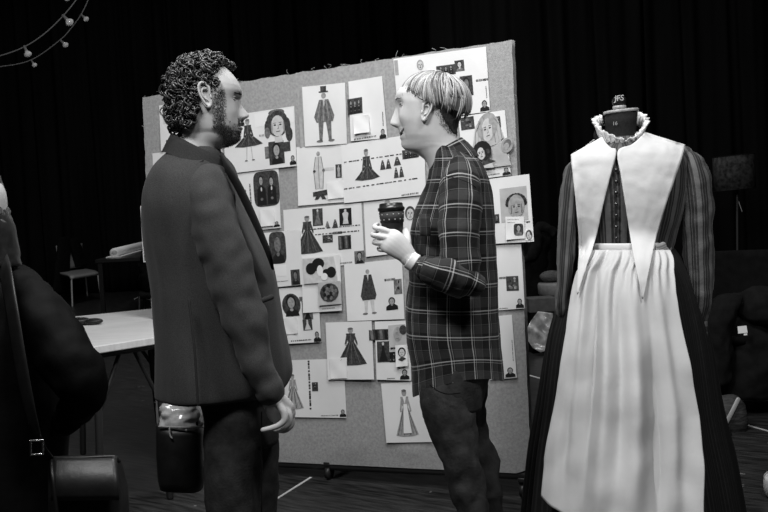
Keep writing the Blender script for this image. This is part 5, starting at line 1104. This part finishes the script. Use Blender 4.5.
# big pointed white collar ------------------------------------------
col = thing('pointed_collar', W(620, 250, ZD-.15), 'large white linen collar with two long points over the dress shoulders', 'collar')
under = np.vstack([np.asarray(q).reshape(-1, 3) for q in under_pts+[apron_pts]]); UP = proj(under)
def czz(x, y, r=4.0):
    d2 = (UP[:, 0]-x)**2+(UP[:, 1]-y)**2; m_ = d2 < r*r
    if not m_.any(): m_ = d2 <= np.partition(d2, 6)[6]
    return UP[m_, 2].min()
def panel(rows, name):
    mb = MB(); A = cr(rows, 8); nx = 22; k = len(A)
    X = np.array([[x0+(x1-x0)*j/nx for j in range(nx+1)] for (y0, x0, y1, x1) in A]); Y = np.array([[y0+(y1-y0)*j/nx for j in range(nx+1)] for (y0, x0, y1, x1) in A])
    raw = np.array([[czz(X[i, j], Y[i, j]) for j in range(nx+1)] for i in range(k)])-.012; Zs = raw.copy()
    for _ in range(14):
        P_ = np.pad(Zs, 1, 'edge'); Zs = (P_[:-2, 1:-1]+P_[2:, 1:-1]+P_[1:-1, :-2]+P_[1:-1, 2:]+P_[1:-1, 1:-1]*2)/6; Zs = np.minimum(Zs, raw+.004)
    g = []
    for i in range(k):
        for j in range(nx+1):
            p = W(X[i, j], Y[i, j], Zs[i, j]); g.append(p-Fv*.004*abs(nz(p, 14, 2))-Fv*.0015*nz(p, 45))
    mb.add(g, [(i*(nx+1)+j, (i+1)*(nx+1)+j, (i+1)*(nx+1)+j+1, i*(nx+1)+j+1) for i in range(k-1) for j in range(nx)])
    return mb.build(name, 'linen', col, solid=.003)
# rows: (y left, x left, y right, x right)
panel([(154.8, 570.8, 137, 602), (160, 571.2, 142.5, 605.5), (167, 571.8, 148, 611), (177, 573, 152, 616.2), (195, 575, 180, 609.3), (215, 577, 207, 602.6), (235, 578.8, 231, 597.4), (253, 578.8, 251, 591.8), (272, 577.8, 271, 584.8), (294, 577, 294.4, 577.8)], 'collar_panel')
panel([(132, 644.5, 144.8, 685), (138.5, 639, 150, 683.8), (145, 631, 157.5, 682), (151.5, 617.6, 168, 678.6), (177, 621, 187, 672), (200, 624.6, 206, 665.4), (225, 628.4, 228, 658.6), (250, 632.4, 251, 653), (274, 637.2, 274, 648.2), (299, 642.2, 298.6, 643)], 'collar_panel')
mb = MB(); R = []
for t in np.linspace(0, 1, 7):
    row = []
    for a in np.linspace(.42, PI-.42, 30):
        x = (621+22*math.cos(a))*(1-t)+(628+57*math.cos(a))*t; y = (134-2.4*math.cos(a)+0*t)*(1-t)+(151-4.5*math.cos(a)+6*math.sin(a))*t
        row.append(W(x, y, ZD)+np.array([0, (.062*(1-t)+.13*t)*math.sin(a)+.012, .004]))
    R.append(row)
mb.loft(np.array(R), closed=False); mb.build('back_yoke', 'linen', col, solid=.003)
# ================================================================== furniture and background
def legs(root, pts, r, m, name='leg'):
    for a, b in pts: mb = MB(); mb.tube([a, b], r, 10, 2); mb.build(name, m, root)
# pale table behind the man
h = .73; A = onz(69, 317, h); B = onz(88, 347.5, h); Cc = onz(155, 308.2, h); D_n = onz(155, 337.2, h)
dx = nrm(Cc-A); dyv = B-A; Lt = 1.62; A2 = onz(154.5, 308.25, h); B2 = onz(163, 335.9, h)
tb = thing('folding_table', [*(A+B2)[:2]/2, 0], 'pale rectangular folding table with dark legs behind the man in wool jacket', 'table')
mb = MB(); T = [A, B, B2, A2]; lo = [q-np.array([0, 0, .032]) for q in T]
mb.add(T+lo, [(0, 1, 2, 3), (7, 6, 5, 4), (0, 4, 5, 1), (1, 5, 6, 2), (2, 6, 7, 3), (3, 7, 4, 0)]); mb.build('tabletop', 'tabletop', tb, smooth=False, bevel=.004)
mb = MB(); cen = sum(T)/4
fr_ = [cen+(q-cen)*.9-np.array([0, 0, .045]) for q in T]
for i in range(4): mb.tube([fr_[i], fr_[(i+1) % 4]], .015, 8, 2)
mb.build('frame', 'blackmetal', tb)
def at(u, v): return (A*(1-u)+A2*u)*(1-v)+(B*(1-u)+B2*u)*v
ur = .90
for u, s_ in ((.12, -.05), (ur, .05)):
    for v in (.05, .93):
        a = at(u, v)-np.array([0, 0, .05]); b = at(u+s_*1.4, v); b = np.array([b[0], b[1], .012]); mb = MB(); mb.tube([a, b], .016, 10, 2); lg = mb.build('leg', 'blackmetal', tb)
        mb = MB(); mb.tube([at(u-s_*6.0, v)-np.array([0, 0, .05]), a*.62+b*.38], .010, 8, 2); mb.build('brace', 'blackmetal', lg)
pz = onz(86, 325, h); sg = thing('spectacles_case', [pz[0], pz[1], h], 'small black case lying on the pale folding table', 'case')
mb = MB(); mb.ball(pz+np.array([-.035, 0, .02]), np.array([[.06, .01, 0], [-.005, .04, 0], [0, 0, .02]]), 16, 8); mb.build('case_body', 'leather', sg)
mb = MB(); mb.ball(pz+np.array([.035, .0, .016]), np.array([[.05, .0, 0], [0, .035, 0], [0, 0, .016]]), 14, 8); mb.build('lid_flap', 'leather', sg)
# chair far left with coat
def stack_chair(name, label, F1, F2, R1, R2, hs, m_seat, m_leg, back=True, tri=None):
    """feet: front pair F1 F2, rear pair R1 R2 on the floor"""
    cz = (F1+F2+R1+R2)/4; t = thing(name, [cz[0], cz[1], 0], label, 'chair'); up = np.array([0, 0, 1.])
    ins = lambda q, f: cz+(q-cz)*f
    S = [ins(q, .94)+up*hs for q in (F1, F2, R2, R1)]
    mb = MB(); g = []
    n = 8
    for i in range(n+1):
        for j in range(n+1):
            u, v = j/n, i/n; p = (S[0]*(1-u)+S[1]*u)*(1-v)+(S[3]*(1-u)+S[2]*u)*v; g.append(p-up*.02*math.sin(PI*u)*math.sin(PI*v)+up*(-.025*max(0, .2-v)/.2))
    mb.add(g, [(i*(n+1)+j, i*(n+1)+j+1, (i+1)*(n+1)+j+1, (i+1)*(n+1)+j) for i in range(n) for j in range(n)]); mb.build('seat', m_seat, t, solid=.04, bevel=.008)
    for q in (F1, F2, R1, R2): mb = MB(); mb.tube([q, ins(q, .9)+up*(hs-.02)], .013, 8, 2); mb.build('leg', m_leg, t)
    bd = nrm((R1+R2)/2-(F1+F2)/2); mb = MB(); g = []
    for i in range(9):
        for j in range(9):
            u, v = j/8, i/8; p = ins(R1, .93)*(1-u)+ins(R2, .93)*u+up*(hs+.05+.38*v)+bd*(.05*math.sin(PI*u)+.10*v); g.append(p)
    mb.add(g, [(i*9+j, i*9+j+1, (i+1)*9+j+1, (i+1)*9+j) for i in range(8) for j in range(8)]); mb.build('backrest', m_seat, t, solid=.018)
    return t, S, bd
def drape(name, label, cat, rows, m, n=40, amp=.03, f=7, group=None, seed=1.0, extra=None):
    """cloth lying over something: rings (centre, half-x vector, half-y vector)"""
    mb = MB(); K = cr([list(c)+list(a)+list(b) for c, a, b in rows], 6); R = []
    for k in K: th = np.linspace(0, 2*PI, n, endpoint=False); R.append(k[:3]+np.cos(th)[:, None]*k[3:6]+np.sin(th)[:, None]*k[6:9])
    mb.loft(wrinkle(wrinkle(R, amp, f, seed), amp*.55, f*2.4, seed+3)); o = mb.build(name, m, None); return tag(o, label, cat, group)
F1 = onz(72.4, 306.4, 0); F2 = onz(101.4, 300, 0); R2_ = onz(87.3, 295.5, 0); R1_ = F1+(R2_-F2)*1.0
ch, S, bd = stack_chair('stacking_chair', 'grey chair with steel legs and dark coats over its back, far left', F1, F2, R1_, R2_, .43, 'vinyl', 'steel')
up = np.array([0, 0, 1.]); bx = nrm(F2-F1); by = nrm(R1_-F1); bl = R1_; br = R2_
def coatover(c, wx, h0, h1, lab, seed, lo, hi):
    return drape('black_coat', lab, 'coat', [(c+up*(h0+(h1-h0)*t)+bx*(lo+(hi-lo)*t)+bd*.05*t, bx*wx*w_, by*dp) for t, w_, dp in ((0, 1.05, .10), (.4, 1.0, .11), (.8, .9, .11), (1, .75, .08), (1.03, .1, .02))], 'blackcloth', amp=.015, seed=seed)
bm_ = (bl+br)/2
coatover(bm_+bd*.02-by*.07, .24, .12, .97, 'black coat over the left side of the grey chair\'s back', 2.0, -.42, -.16)
coatover(bm_+bd*.02-by*.07, .19, .50, .95, 'black coat hanging from the right side of the grey chair\'s back', 5.0, .30, .12)
# desk with roll of paper behind
q0 = onz(102, 259, .78); q1 = onz(147, 246.5, .78); ddx = nrm(q1-q0)
ddy = np.array([-ddx[1], ddx[0], 0]); ddy = ddy if ddy[1] > 0 else -ddy
dk = thing('dark_desk', [*(q0+q1)[:2]/2, 0], 'dark desk beyond the grey chair with roll of white paper on it', 'desk')
cq = (q0+q1)/2+ddy*.30; hw = np.linalg.norm(q1-q0)/2+.12
mb = MB(); mb.box(cq-up*.02, ddx*hw, ddy*.36, up*.02); mb.build('desktop', 'lacquer', dk, smooth=False, bevel=.004)
for a in (-1, 1):
    for b in (-1, 1): mb = MB(); p = cq+ddx*(hw-.05)*a+ddy*.31*b; mb.box([p[0], p[1], .37], ddx*.025, ddy*.025, up*.37); mb.build('leg', 'lacquer', dk, smooth=False)
mb = MB(); mb.box(cq+ddy*.34+up*.16, ddx*hw, ddy*.015, up*.02); 
for a in (-1, 1): mb.box(cq+ddy*.34+ddx*(hw-.03)*a+up*.08, ddx*.02, ddy*.015, up*.08)
mb.build('back_rail', 'lacquer', dk, smooth=False)
ro = thing('paper_roll', (q0+q1)/2+ddy*.1+up*0, 'roll of white paper lying along the dark desk', 'paper roll')
c0, c1 = q0+ddx*.28+ddy*.10+up*.055, q1+ddx*.05+ddy*.10+up*.055
mb = MB(); mb.tube([c0, c1], .055, 20, 4, round_=False); mb.build('outer_layer', 'paper', ro)
mb = MB(); mb.tube([c0-ddx*.004, c0+ddx*.12], .03, 16, 2, round_=False); mb.build('core', 'greypaper', ro)
mb = MB(); mb.box((q0+q1)/2+ddy*.10+up*.006-ddx*.05, ddx*(hw-.37), ddy*.09, up*.006); o = mb.build('paper_stack', 'paper', None, smooth=False); tag(o, 'flat white sheets under the paper roll at the front of the dark desk', 'paper')
# dark bag-laden chair left of the man, with white cable
F1 = W(137, 300, 10.3); F1[2] = 0; bx2 = np.array([1., .1, 0]); by2 = np.array([-.1, 1., 0])
t2, S2, bd2 = stack_chair('black_chair', 'black chair beside the man\'s back with dark coat heaped on it', F1, F1+bx2*.42, F1+by2*.42, F1+bx2*.42+by2*.42, .44, 'blackcloth', 'blackmetal')
cx = F1+bx2*.21+by2*.3
drape('black_coat', 'dark coat heaped over the black chair beside the man\'s back', 'coat', [(cx+up*.46, bx2*.2, by2*.15), (cx+up*.6, bx2*.22, by2*.2), (cx+up*.8, bx2*.19, by2*.18), (cx+up*.93, bx2*.12, by2*.10), (cx+up*.95, bx2*.02, by2*.02)], 'greycloth', amp=.03, seed=7)
mb = MB(); mb.tube([onz(134.5, 299.2, .008), onz(139, 297.2, .008), onz(145, 298, .008), onz(151, 299.4, .008), onz(153.4, 292, .008), onz(152.6, 287, .008)], .008, 6, 8); o = mb.build('floor_cable', 'white', None); tag(o, 'thin white cable curling on the floor by the black chair', 'cable')
# string lights
def festoon(name, label, pts, bulbs, z0, big):
    P = np.array([W(x, y, z) for x, y, z in pts]); t = thing(name, P[len(P)//2], label, 'string lights', 'festoon strings at the upper left')
    mb = MB(); mb.tube(P, .0042 if big else .0038, 6, 8); mb.build('cable', 'cable', t)
    for (x, y, x2, y2, s_) in bulbs:
        a = W(x, y, z0); d = W(x2, y2, z0)-a; L = np.linalg.norm(d); d = d/L; u = nrm(np.cross(d, Fv)); v = np.cross(d, u); th = np.linspace(0, 2*PI, 16, endpoint=False)
        ring = lambda q, r: a+d*L*q+np.cos(th)[:, None]*u*L*r+np.sin(th)[:, None]*v*L*r
        mb = MB(); mb.loft([ring(q, r) for q, r in ((-.05, .05), (0, .11), (.35, .12), (.42, .15), (.48, .10))]); so = mb.build('socket', 'cable', t)
        mb = MB(); mb.loft([ring(q, r) for q, r in ((.44, .10), (.55, .18), (.68, .30), (.82, .34), (.95, .26), (1.03, .1), (1.05, .02))]); mb.build('bulb', 'bulb', so)
ZF = 6.0
festoon('string_lights', 'upper strand of unlit festoon bulbs with two large bulbs', [(-30, 62, ZF), (0, 55.8, ZF), (24, 47, ZF), (44, 34, ZF), (62, 17, ZF), (76, 0, ZF), (84, -14, ZF), (92, -34, ZF)], [(24, 46, 29, 56.5, 1), (62.5, 15, 71.5, 24.5, 1), (66, -8, 67, 1, 1)], ZF, True)
festoon('string_lights', 'lower strand of unlit festoon bulbs with three small bulbs', [(-30, 69, ZF+.4), (0, 66.7, ZF+.4), (31, 60, ZF+.4), (60, 40, ZF+.4), (72, 27, ZF+.4), (81, 14.5, ZF+.4), (88, 0, ZF+.4), (93, -16, ZF+.4), (98, -34, ZF+.4)], [(31, 60, 35.5, 66.5, 0), (60, 40, 67, 46.5, 0), (81, 14.5, 87.5, 20.5, 0)], ZF+.4, False)
# floor lamp at the right
fb = onz(737, 352, 0); Zl_ = 9.0
lt = W(734, 154, Zl_); lm = thing('floor_lamp', [W(737, 300, Zl_)[0], W(737, 300, Zl_)[1], 0], 'unlit floor lamp with dark patterned drum shade against the curtain', 'floor lamp')
lx, ly = origin(lm)[:2]; zt, zb_ = W(734, 155.5, Zl_)[2], W(734, 189.5, Zl_)[2]; cxl = W(734, 172, Zl_)
mb = MB(); th = np.linspace(0, 2*PI, 40, endpoint=False); rr = .178
tl = np.array([.07, 0, 0])
def lring(z, r, n=40): th = np.linspace(0, 2*PI, n, endpoint=False); return np.stack([cxl[0]+r*np.cos(th), cxl[1]+r*np.sin(th), z+.055*r*np.cos(th)/.18*.18], 1)
mb.loft([lring(zt, rr), lring(zt-.01, rr+.001), lring(zb_, rr+.002)], caps=(False, False)); shd = mb.build('lamp_shade', 'shade', lm, solid=.004)
mb = MB()
for z in (zt, zb_): mb = MB(); mb.tube([p for p in lring(z, rr+.003, 24)]+[lring(z, rr+.003, 24)[0]], .004, 6, 2, round_=False); mb.build('shade_rim', 'greycloth', shd)
pass
mb = MB(); mb.tube([[cxl[0]+.03, cxl[1], zt-.05], [lx, ly, .02]], .011, 10, 3); mb.build('pole', 'poleg', lm)
mb = MB(); mb.tube([[cxl[0]+.03, cxl[1], zb_-.10], [cxl[0]+.05, cxl[1]-.03, zb_-.20]], .004, 6, 2); mb.build('switch', 'steel', lm)
mb = MB(); mb.ball([cxl[0]+.03, cxl[1], zt-.14], np.eye(3)*.045, 14, 8); mb.build('bulb', 'white', lm)
mb = MB(); mb.loft([[np.array([lx+r*math.cos(t), ly+r*math.sin(t), z]) for t in th] for r, z in ((.15, 0), (.15, .015), (.02, .03))]); mb.build('base', 'blackmetal', lm)
# right: chair under coats, handbag
zc = 5.75; F1 = onz(716, 425, 0); bx3 = nrm(np.array([1, -.15, 0])); by3 = nrm(np.array([.15, 1, 0])); F1 = F1+by3*.15+bx3*.02
t3, S3, bd3 = stack_chair('black_chair', 'black chair hidden under dark coats at the right edge', F1, F1+bx3*.46, F1+by3*.42, F1+bx3*.46+by3*.42, .44, 'blackcloth', 'blackmetal')
cc_ = W(737, 330, 5.55)
cx = np.array([cc_[0], cc_[1], 0])
def R_(y, xl, xr, d, Z=5.6): return (W((xl+xr)/2, y, Z), (W(xr, y, Z)-W(xl, y, Z))/2, np.array([0, d, 0]))
drape('black_coat', 'black jacket with white label heaped over the chair at right', 'coat', [R_(392, 712, 778, .26), R_(370, 708, 784, .28), R_(345, 706, 788, .28), R_(325, 706, 790, .26), R_(308, 710, 788, .22), R_(298, 716, 782, .15), R_(294, 724, 772, .08), R_(293, 738, 756, .02)], 'greycloth', 56, .035, 5, seed=3)
drape('black_coat', 'dark hooded coat folded across the top of the heap at right', 'coat', [R_(322, 742, 792, .14, 5.42), R_(312, 738, 792, .18, 5.42), R_(300, 741, 788, .16, 5.42), R_(290, 745, 780, .10, 5.42), R_(286, 752, 764, .02, 5.42)], 'greycloth', 48, .03, 7, seed=12)
drape('black_coat', 'dark sleeve-length garment hanging off the left of the heap at right', 'coat', [R_(385, 706, 728, .06, 5.38), R_(360, 703, 730, .08, 5.38), R_(335, 704, 732, .08, 5.36), R_(312, 709, 736, .08, 5.36), R_(298, 718, 742, .05, 5.38), R_(294, 727, 736, .01, 5.38)], 'greycloth', 40, .02, 8, seed=15)
mb = MB(); g = [W(737.5, 326.5, 5.26), W(737.6+.6, 333.6, 5.26), W(747.6, 332.6, 5.25), W(746.4, 325.6, 5.25)]; mb.add(g, [(0, 1, 2, 3)]); g = [W(743.6, 333, 5.258), W(743.8, 335.4, 5.258), W(747.2, 335, 5.255), W(747, 332.6, 5.255)]; mb.add(g, [(0, 1, 2, 3)])
o = mb.build('label_tag', 'note', None, smooth=False, solid=.004); tag(o, 'small white label sewn on the dark jacket heap at right', 'label')
hb_ = thing('handbag', onz(730, 432, 0), 'striped grey handbag with crossed straps on the floor under the coats at right', 'bag')
zz = 5.15
mb = MB(); R = [ering(a, b, y+.5, y-1, zz, d, 36, 3.0) for y, a, b, d in ((432, 722, 744, .05), (430, 719, 746, .075), (418, 716, 746, .08), (404, 715, 743, .07), (397, 718, 738, .04), (395.5, 722, 733, .015))]; mb.loft(wrinkle(R, .008, 20)); mb.build('bag_body', 'greybag', hb_)
for pa in ([(715, 399, zz-.09), (718, 412, zz-.10), (722, 428, zz-.10)], [(738.5, 399, zz-.09), (731, 414, zz-.105), (723, 429, zz-.10)]):
    mb = MB(); mb.tube(np.array([W(*q) for q in pa]), [(.004, .012)]*3, 8, 6, up=Fv); mb.build('strap', 'steel', hb_)
mb = MB(); th2 = np.linspace(0, 2*PI, 17); mb.tube(np.array([W(723+2.6*math.cos(a), 427.5+2.6*math.sin(a), zz-.115) for a in th2]), .004, 6, 2, round_=False); mb.build('buckle', 'chrome', hb_)
bt = thing('coiled_strap', onz(725, 446, 0), 'coiled leather strap lying in front of the striped handbag', 'strap')
mb = MB(); mb.tube(np.array([W(724+6*math.cos(a), 438+8.5*math.sin(a), 4.99+.02*math.cos(a)) for a in np.linspace(0, 2*PI, 17)]), [(.005, .014)]*17, 8, 2, up=Fv, round_=False); mb.build('leather_loop', 'leather', bt)
bw = onz(776, 497, 0); wt = thing('white_bucket', bw, 'white rounded bucket cut off by the right edge above dark floor', 'bucket')
kq = onz(776, 497, 0); dd = np.linalg.norm(kq-CAM)/FPX
mb = MB(); mb.loft([[kq+np.array([r*dd*math.cos(a), r*dd*math.sin(a), z*dd]) for a in th] for r, z in ((7.5, 0), (9.8, 3), (10.6, 10), (10.4, 16), (9.4, 19.5), (8.8, 19.6), (9.4, 14), (9, 4))]); mb.build('bucket_body', 'white', wt)
mb = MB(); mb.tube([kq+np.array([10.3*dd*math.cos(a), 2*dd*math.sin(a), (18+6*math.sin(a))*dd]) for a in np.linspace(0, PI, 13)], .003, 6, 3); mb.build('handle', 'steel', wt)
# between board and dress: round table, coat on chair, box, bag in plastic
rt_ = W(556, 283, 8.3); rc = np.array([rt_[0]+.02, rt_[1], 0]); zt_ = W(550, 283, 8.3)[2]
rt = thing('round_table', rc, 'small round grey table half hidden behind the dress\'s left sleeve', 'table')
mb = MB(); mb.loft([[rc+np.array([r*math.cos(a), r*math.sin(a), z]) for a in th] for r, z in ((.155, zt_-.10), (.17, zt_-.085), (.172, zt_-.012), (.166, zt_), (.01, zt_))]); mb.build('table_drum', 'roundtop', rt)
mb = MB(); mb.tube([rc+up*.02, rc+up*(zt_-.08)], .025, 12, 2); mb.build('pedestal', 'blackmetal', rt)
mb = MB(); mb.loft([[rc+np.array([r*math.cos(a), r*math.sin(a), z]) for a in th] for r, z in ((.14, 0), (.14, .015), (.02, .03))]); mb.build('base', 'blackmetal', rt)
cb_ = W(551, 268, 8.36); o = MB(); o.ball([cb_[0], cb_[1]+.0, zt_+.05], np.array([[.10, 0, 0], [0, .07, 0], [0, 0, .05]]), 24, 12); o = o.build('crumpled_cloth', 'knit', None); tag(o, 'bundled patterned cloth on the small round table', 'cloth')
F1 = onz(522, 332, 0)+np.array([0, .6, 0]); bx4 = np.array([1, .2, 0]); by4 = np.array([-.2, 1, 0])
t4, S4, bd4 = stack_chair('black_chair', 'black chair in the gap between pinboard and dress', F1, F1+bx4*.42, F1+by4*.42, F1+bx4*.42+by4*.42, .44, 'blackcloth', 'blackmetal')
def R8(y, xl, xr, d, Z=8.9): return (W((xl+xr)/2, y, Z), (W(xr, y, Z)-W(xl, y, Z))/2, np.array([0, d, 0]))
drape('black_coat', 'dark coat slung over the chair between pinboard and dress', 'coat', [R8(322, 524, 548, .12), R8(290, 522, 546, .16), R8(262, 524, 547, .17), R8(242, 528, 552, .15), R8(230, 532, 557, .11), R8(226, 538, 552, .05), R8(225.5, 543, 547, .01)], 'blackcloth', 40, .03, 8, seed=22)
mb = MB(); mb.tube(np.array([W(x, y, 8.70) for x, y in ((526, 259), (531, 256), (535.5, 248), (537.5, 238), (536.5, 231), (541, 226.5), (548, 229), (553, 235))]), [(.03, .035), (.045, .045), (.05, .05), (.045, .05), (.04, .045), (.045, .04), (.035, .03), (.02, .02)], 14, 6, wr=.012, wf=16); o = mb.build('scarf', 'greycloth', None); tag(o, 'charcoal scarf looped over the coat behind the pinboard\'s right edge', 'scarf')
zx = 8.05
mb = MB(); c = W(540, 304, zx); mb.box(c, nrm(np.array([1, .12, 0]))*.115, nrm(np.array([-.12, 1, 0]))*.10, up*.055); o = mb.build('cardboard_box', 'card', None, smooth=False, bevel=.004); 
cz_ = c[2]
tag(o, 'low dark cardboard box standing on the plastic-wrapped crate', 'box')
cr_b = W(540, 352, zx); ck = thing('storage_crate', [c[0], c[1], 0], 'dark crate wrapped in clear crumpled plastic between pinboard and dress', 'crate')
zc_ = cz_-.056
mb = MB(); mb.box([c[0], c[1], zc_/2], nrm(np.array([1, .12, 0]))*.105, nrm(np.array([-.12, 1, 0]))*.10, up*zc_/2); mb.build('crate_body', 'blackcloth', ck, smooth=False, bevel=.006)
mb = MB(); g = []
for i in range(31):
    for j in range(31):
        u, v = j/30, i/30; x0_ = 526+11*max(0, .45-v)/.45+6*max(0, v-.75)/.25; x1_ = 552-5*max(0, v-.6)/.4; x = x0_+(x1_-x0_)*u; y = 311+v*40-7*abs(u-.5)*v+u*2; p = W(x, y, zx-.17); q = p+Rv*.5*p[2]; g.append(p+Fv*(.055*abs(nz(q*np.array([1, 1, .6]), 8, 3))+.012*nz(p, 24, 5))-Fv*.05)
mb.add(g, [(i*31+j, (i+1)*31+j, (i+1)*31+j+1, i*31+j+1) for i in range(30) for j in range(30)]); mb.build('plastic_sheeting', 'plasticbag', ck, solid=.003)
# white tape lines on the floor
def tapeline(a, b, w, label):
    p, q = onz(*a, .0), onz(*b, .0); t = nrm(q-p); s_ = np.array([-t[1], t[0], 0]); mb = MB(); mb.box((p+q)/2+up*.0012, t*np.linalg.norm(q-p)/2, s_*w/2, up*.001); o = mb.build('floor_tape', 'gaff', None, smooth=False); tag(o, label, 'tape')
tapeline((268, 504.5), (311, 477.5), .012, 'thin white tape line running under the pinboard')
tapeline((745, 424.8), (775, 433), .014, 'short white tape line on the floor at the right edge')
tapeline((524, 374), (549, 381), .022, 'white tape line on the floor between pinboard and dress')
# ================================================================== room
XL, XR, YN, YF, HC = -7.0, 7.5, -4.0, 17.2, 5.2
def slab(name, c, h):
    mb = MB(); mb.box(c, [h[0], 0, 0], [0, h[1], 0], [0, 0, h[2]]); return mb
def struct(o): o['kind'] = 'structure'; return o
cxr, cyr = (XL+XR)/2, (YN+YF)/2; hx, hy = (XR-XL)/2, (YF-YN)/2
struct(slab('floor', [cxr, cyr, -.05], [hx, hy, .05]).build('floor', 'floor', None, smooth=False))
struct(slab('ceiling', [cxr, cyr, HC+.05], [hx, hy, .05]).build('ceiling', 'wallblack', None, smooth=False))
struct(slab('wall_back', [cxr, YF+.05, HC/2], [hx, .05, HC/2]).build('wall_back', 'wallblack', None, smooth=False))
struct(slab('wall_front', [cxr, YN-.05, HC/2], [hx, .05, HC/2]).build('wall_front', 'wallblack', None, smooth=False))
struct(slab('wall_left', [XL-.05, cyr, HC/2], [.05, hy, HC/2]).build('wall_left', 'wallblack', None, smooth=False))
struct(slab('wall_right', [XR+.05, cyr, HC/2], [.05, hy, HC/2]).build('wall_right', 'wallblack', None, smooth=False))
def curtain(x0, x1, y, label, seed):
    mb = MB(); n = int((x1-x0)/.022); R = []
    for z in (0.02, .3, 1.0, 2.0, 3.2, 4.4, HC-.06):
        row = []
        for i in range(n+1):
            x = x0+(x1-x0)*i/n; ph = x*17+2.2*math.sin(x*2.3+seed)+1.2*math.sin(x*5.1+seed*2)
            a = .055+.03*math.sin(x*3.7+seed); row.append(np.array([x+.03*math.sin(ph*.5+z*.4), y-abs(a)*math.sin(ph+.15*z)-.02*math.sin(x*41), z]))
        R.append(row)
    mb.loft(np.array(R), closed=False); o = mb.build('black_curtain', 'curtain', None, solid=.006)
    return tag(o, label, 'curtain', 'black drapes around the room')
curtain(.6, 2.85, 10.8, 'black pleated curtain hanging directly behind the pinboard\'s right edge and the dress', 1.0)
curtain(2.9, 5.4, 10.75, 'black pleated curtain behind the floor lamp at the right', 4.2)
curtain(-6.8, -2.4, 16.8, 'black pleated curtain far behind the grey chair at the left', 2.0)
curtain(-2.35, 1.6, 16.85, 'black pleated curtain far behind the pinboard\'s middle', 7.0)
# ================================================================== light: the studio's overhead panels
def area(name, loc, target, size, power):
    l = bpy.data.lights.new(name, 'AREA'); l.shape = 'RECTANGLE'; l.size = size[0]; l.size_y = size[1]; l.energy = power; l.color = (1, 1, 1)
    o = bpy.data.objects.new(name, l); C.objects.link(o); o.location = loc
    d = Vector(target)-Vector(loc); o.rotation_euler = d.to_track_quat('-Z', 'Y').to_euler(); return o
area('overhead_left', (-1.0, 1.4, 3.3), (.1, 3.6, 1.3), (.9, .5), 66)
area('overhead_right', (1.5, 1.2, 4.1), (.9, 3.6, 1.1), (.9, .5), 78)
area('overhead_mid', (-.15, 3.1, 3.7), (0.1, 3.3, 0), (1.2, .7), 62)
area('overhead_far', (.5, 7.6, 4.6), (.9, 8.4, 0), (1.4, 1.0), 60)
area('overhead_back', (-3.4, 11.5, 4.8), (-3.6, 13.5, 0), (1.5, 1.2), 60)
w = bpy.data.worlds.new('room_air'); bpy.context.scene.world = w; w.use_nodes = True
w.node_tree.nodes['Background'].inputs[0].default_value = (.01, .01, .01, 1); w.node_tree.nodes['Background'].inputs[1].default_value = .2
# ------------------------------------------------------------------ camera
cam = bpy.data.cameras.new('camera'); co = bpy.data.objects.new('camera', cam); C.objects.link(co)
cam.sensor_fit = 'HORIZONTAL'; cam.sensor_width = 36; cam.lens = 36*FPX/768; cam.clip_start = .05; cam.clip_end = 100
from mathutils import Matrix
m = Matrix(((Rv[0], Uv[0], -Fv[0], CAM[0]), (Rv[1], Uv[1], -Fv[1], CAM[1]), (Rv[2], Uv[2], -Fv[2], CAM[2]), (0, 0, 0, 1)))
co.matrix_world = m; bpy.context.scene.camera = co
vs = bpy.context.scene.view_settings; bpy.context.scene.display_settings.display_device = 'sRGB'
vs.view_transform = 'Standard'; vs.look = 'None'; vs.gamma = 1; vs.use_curve_mapping = False; vs.exposure = -0.1
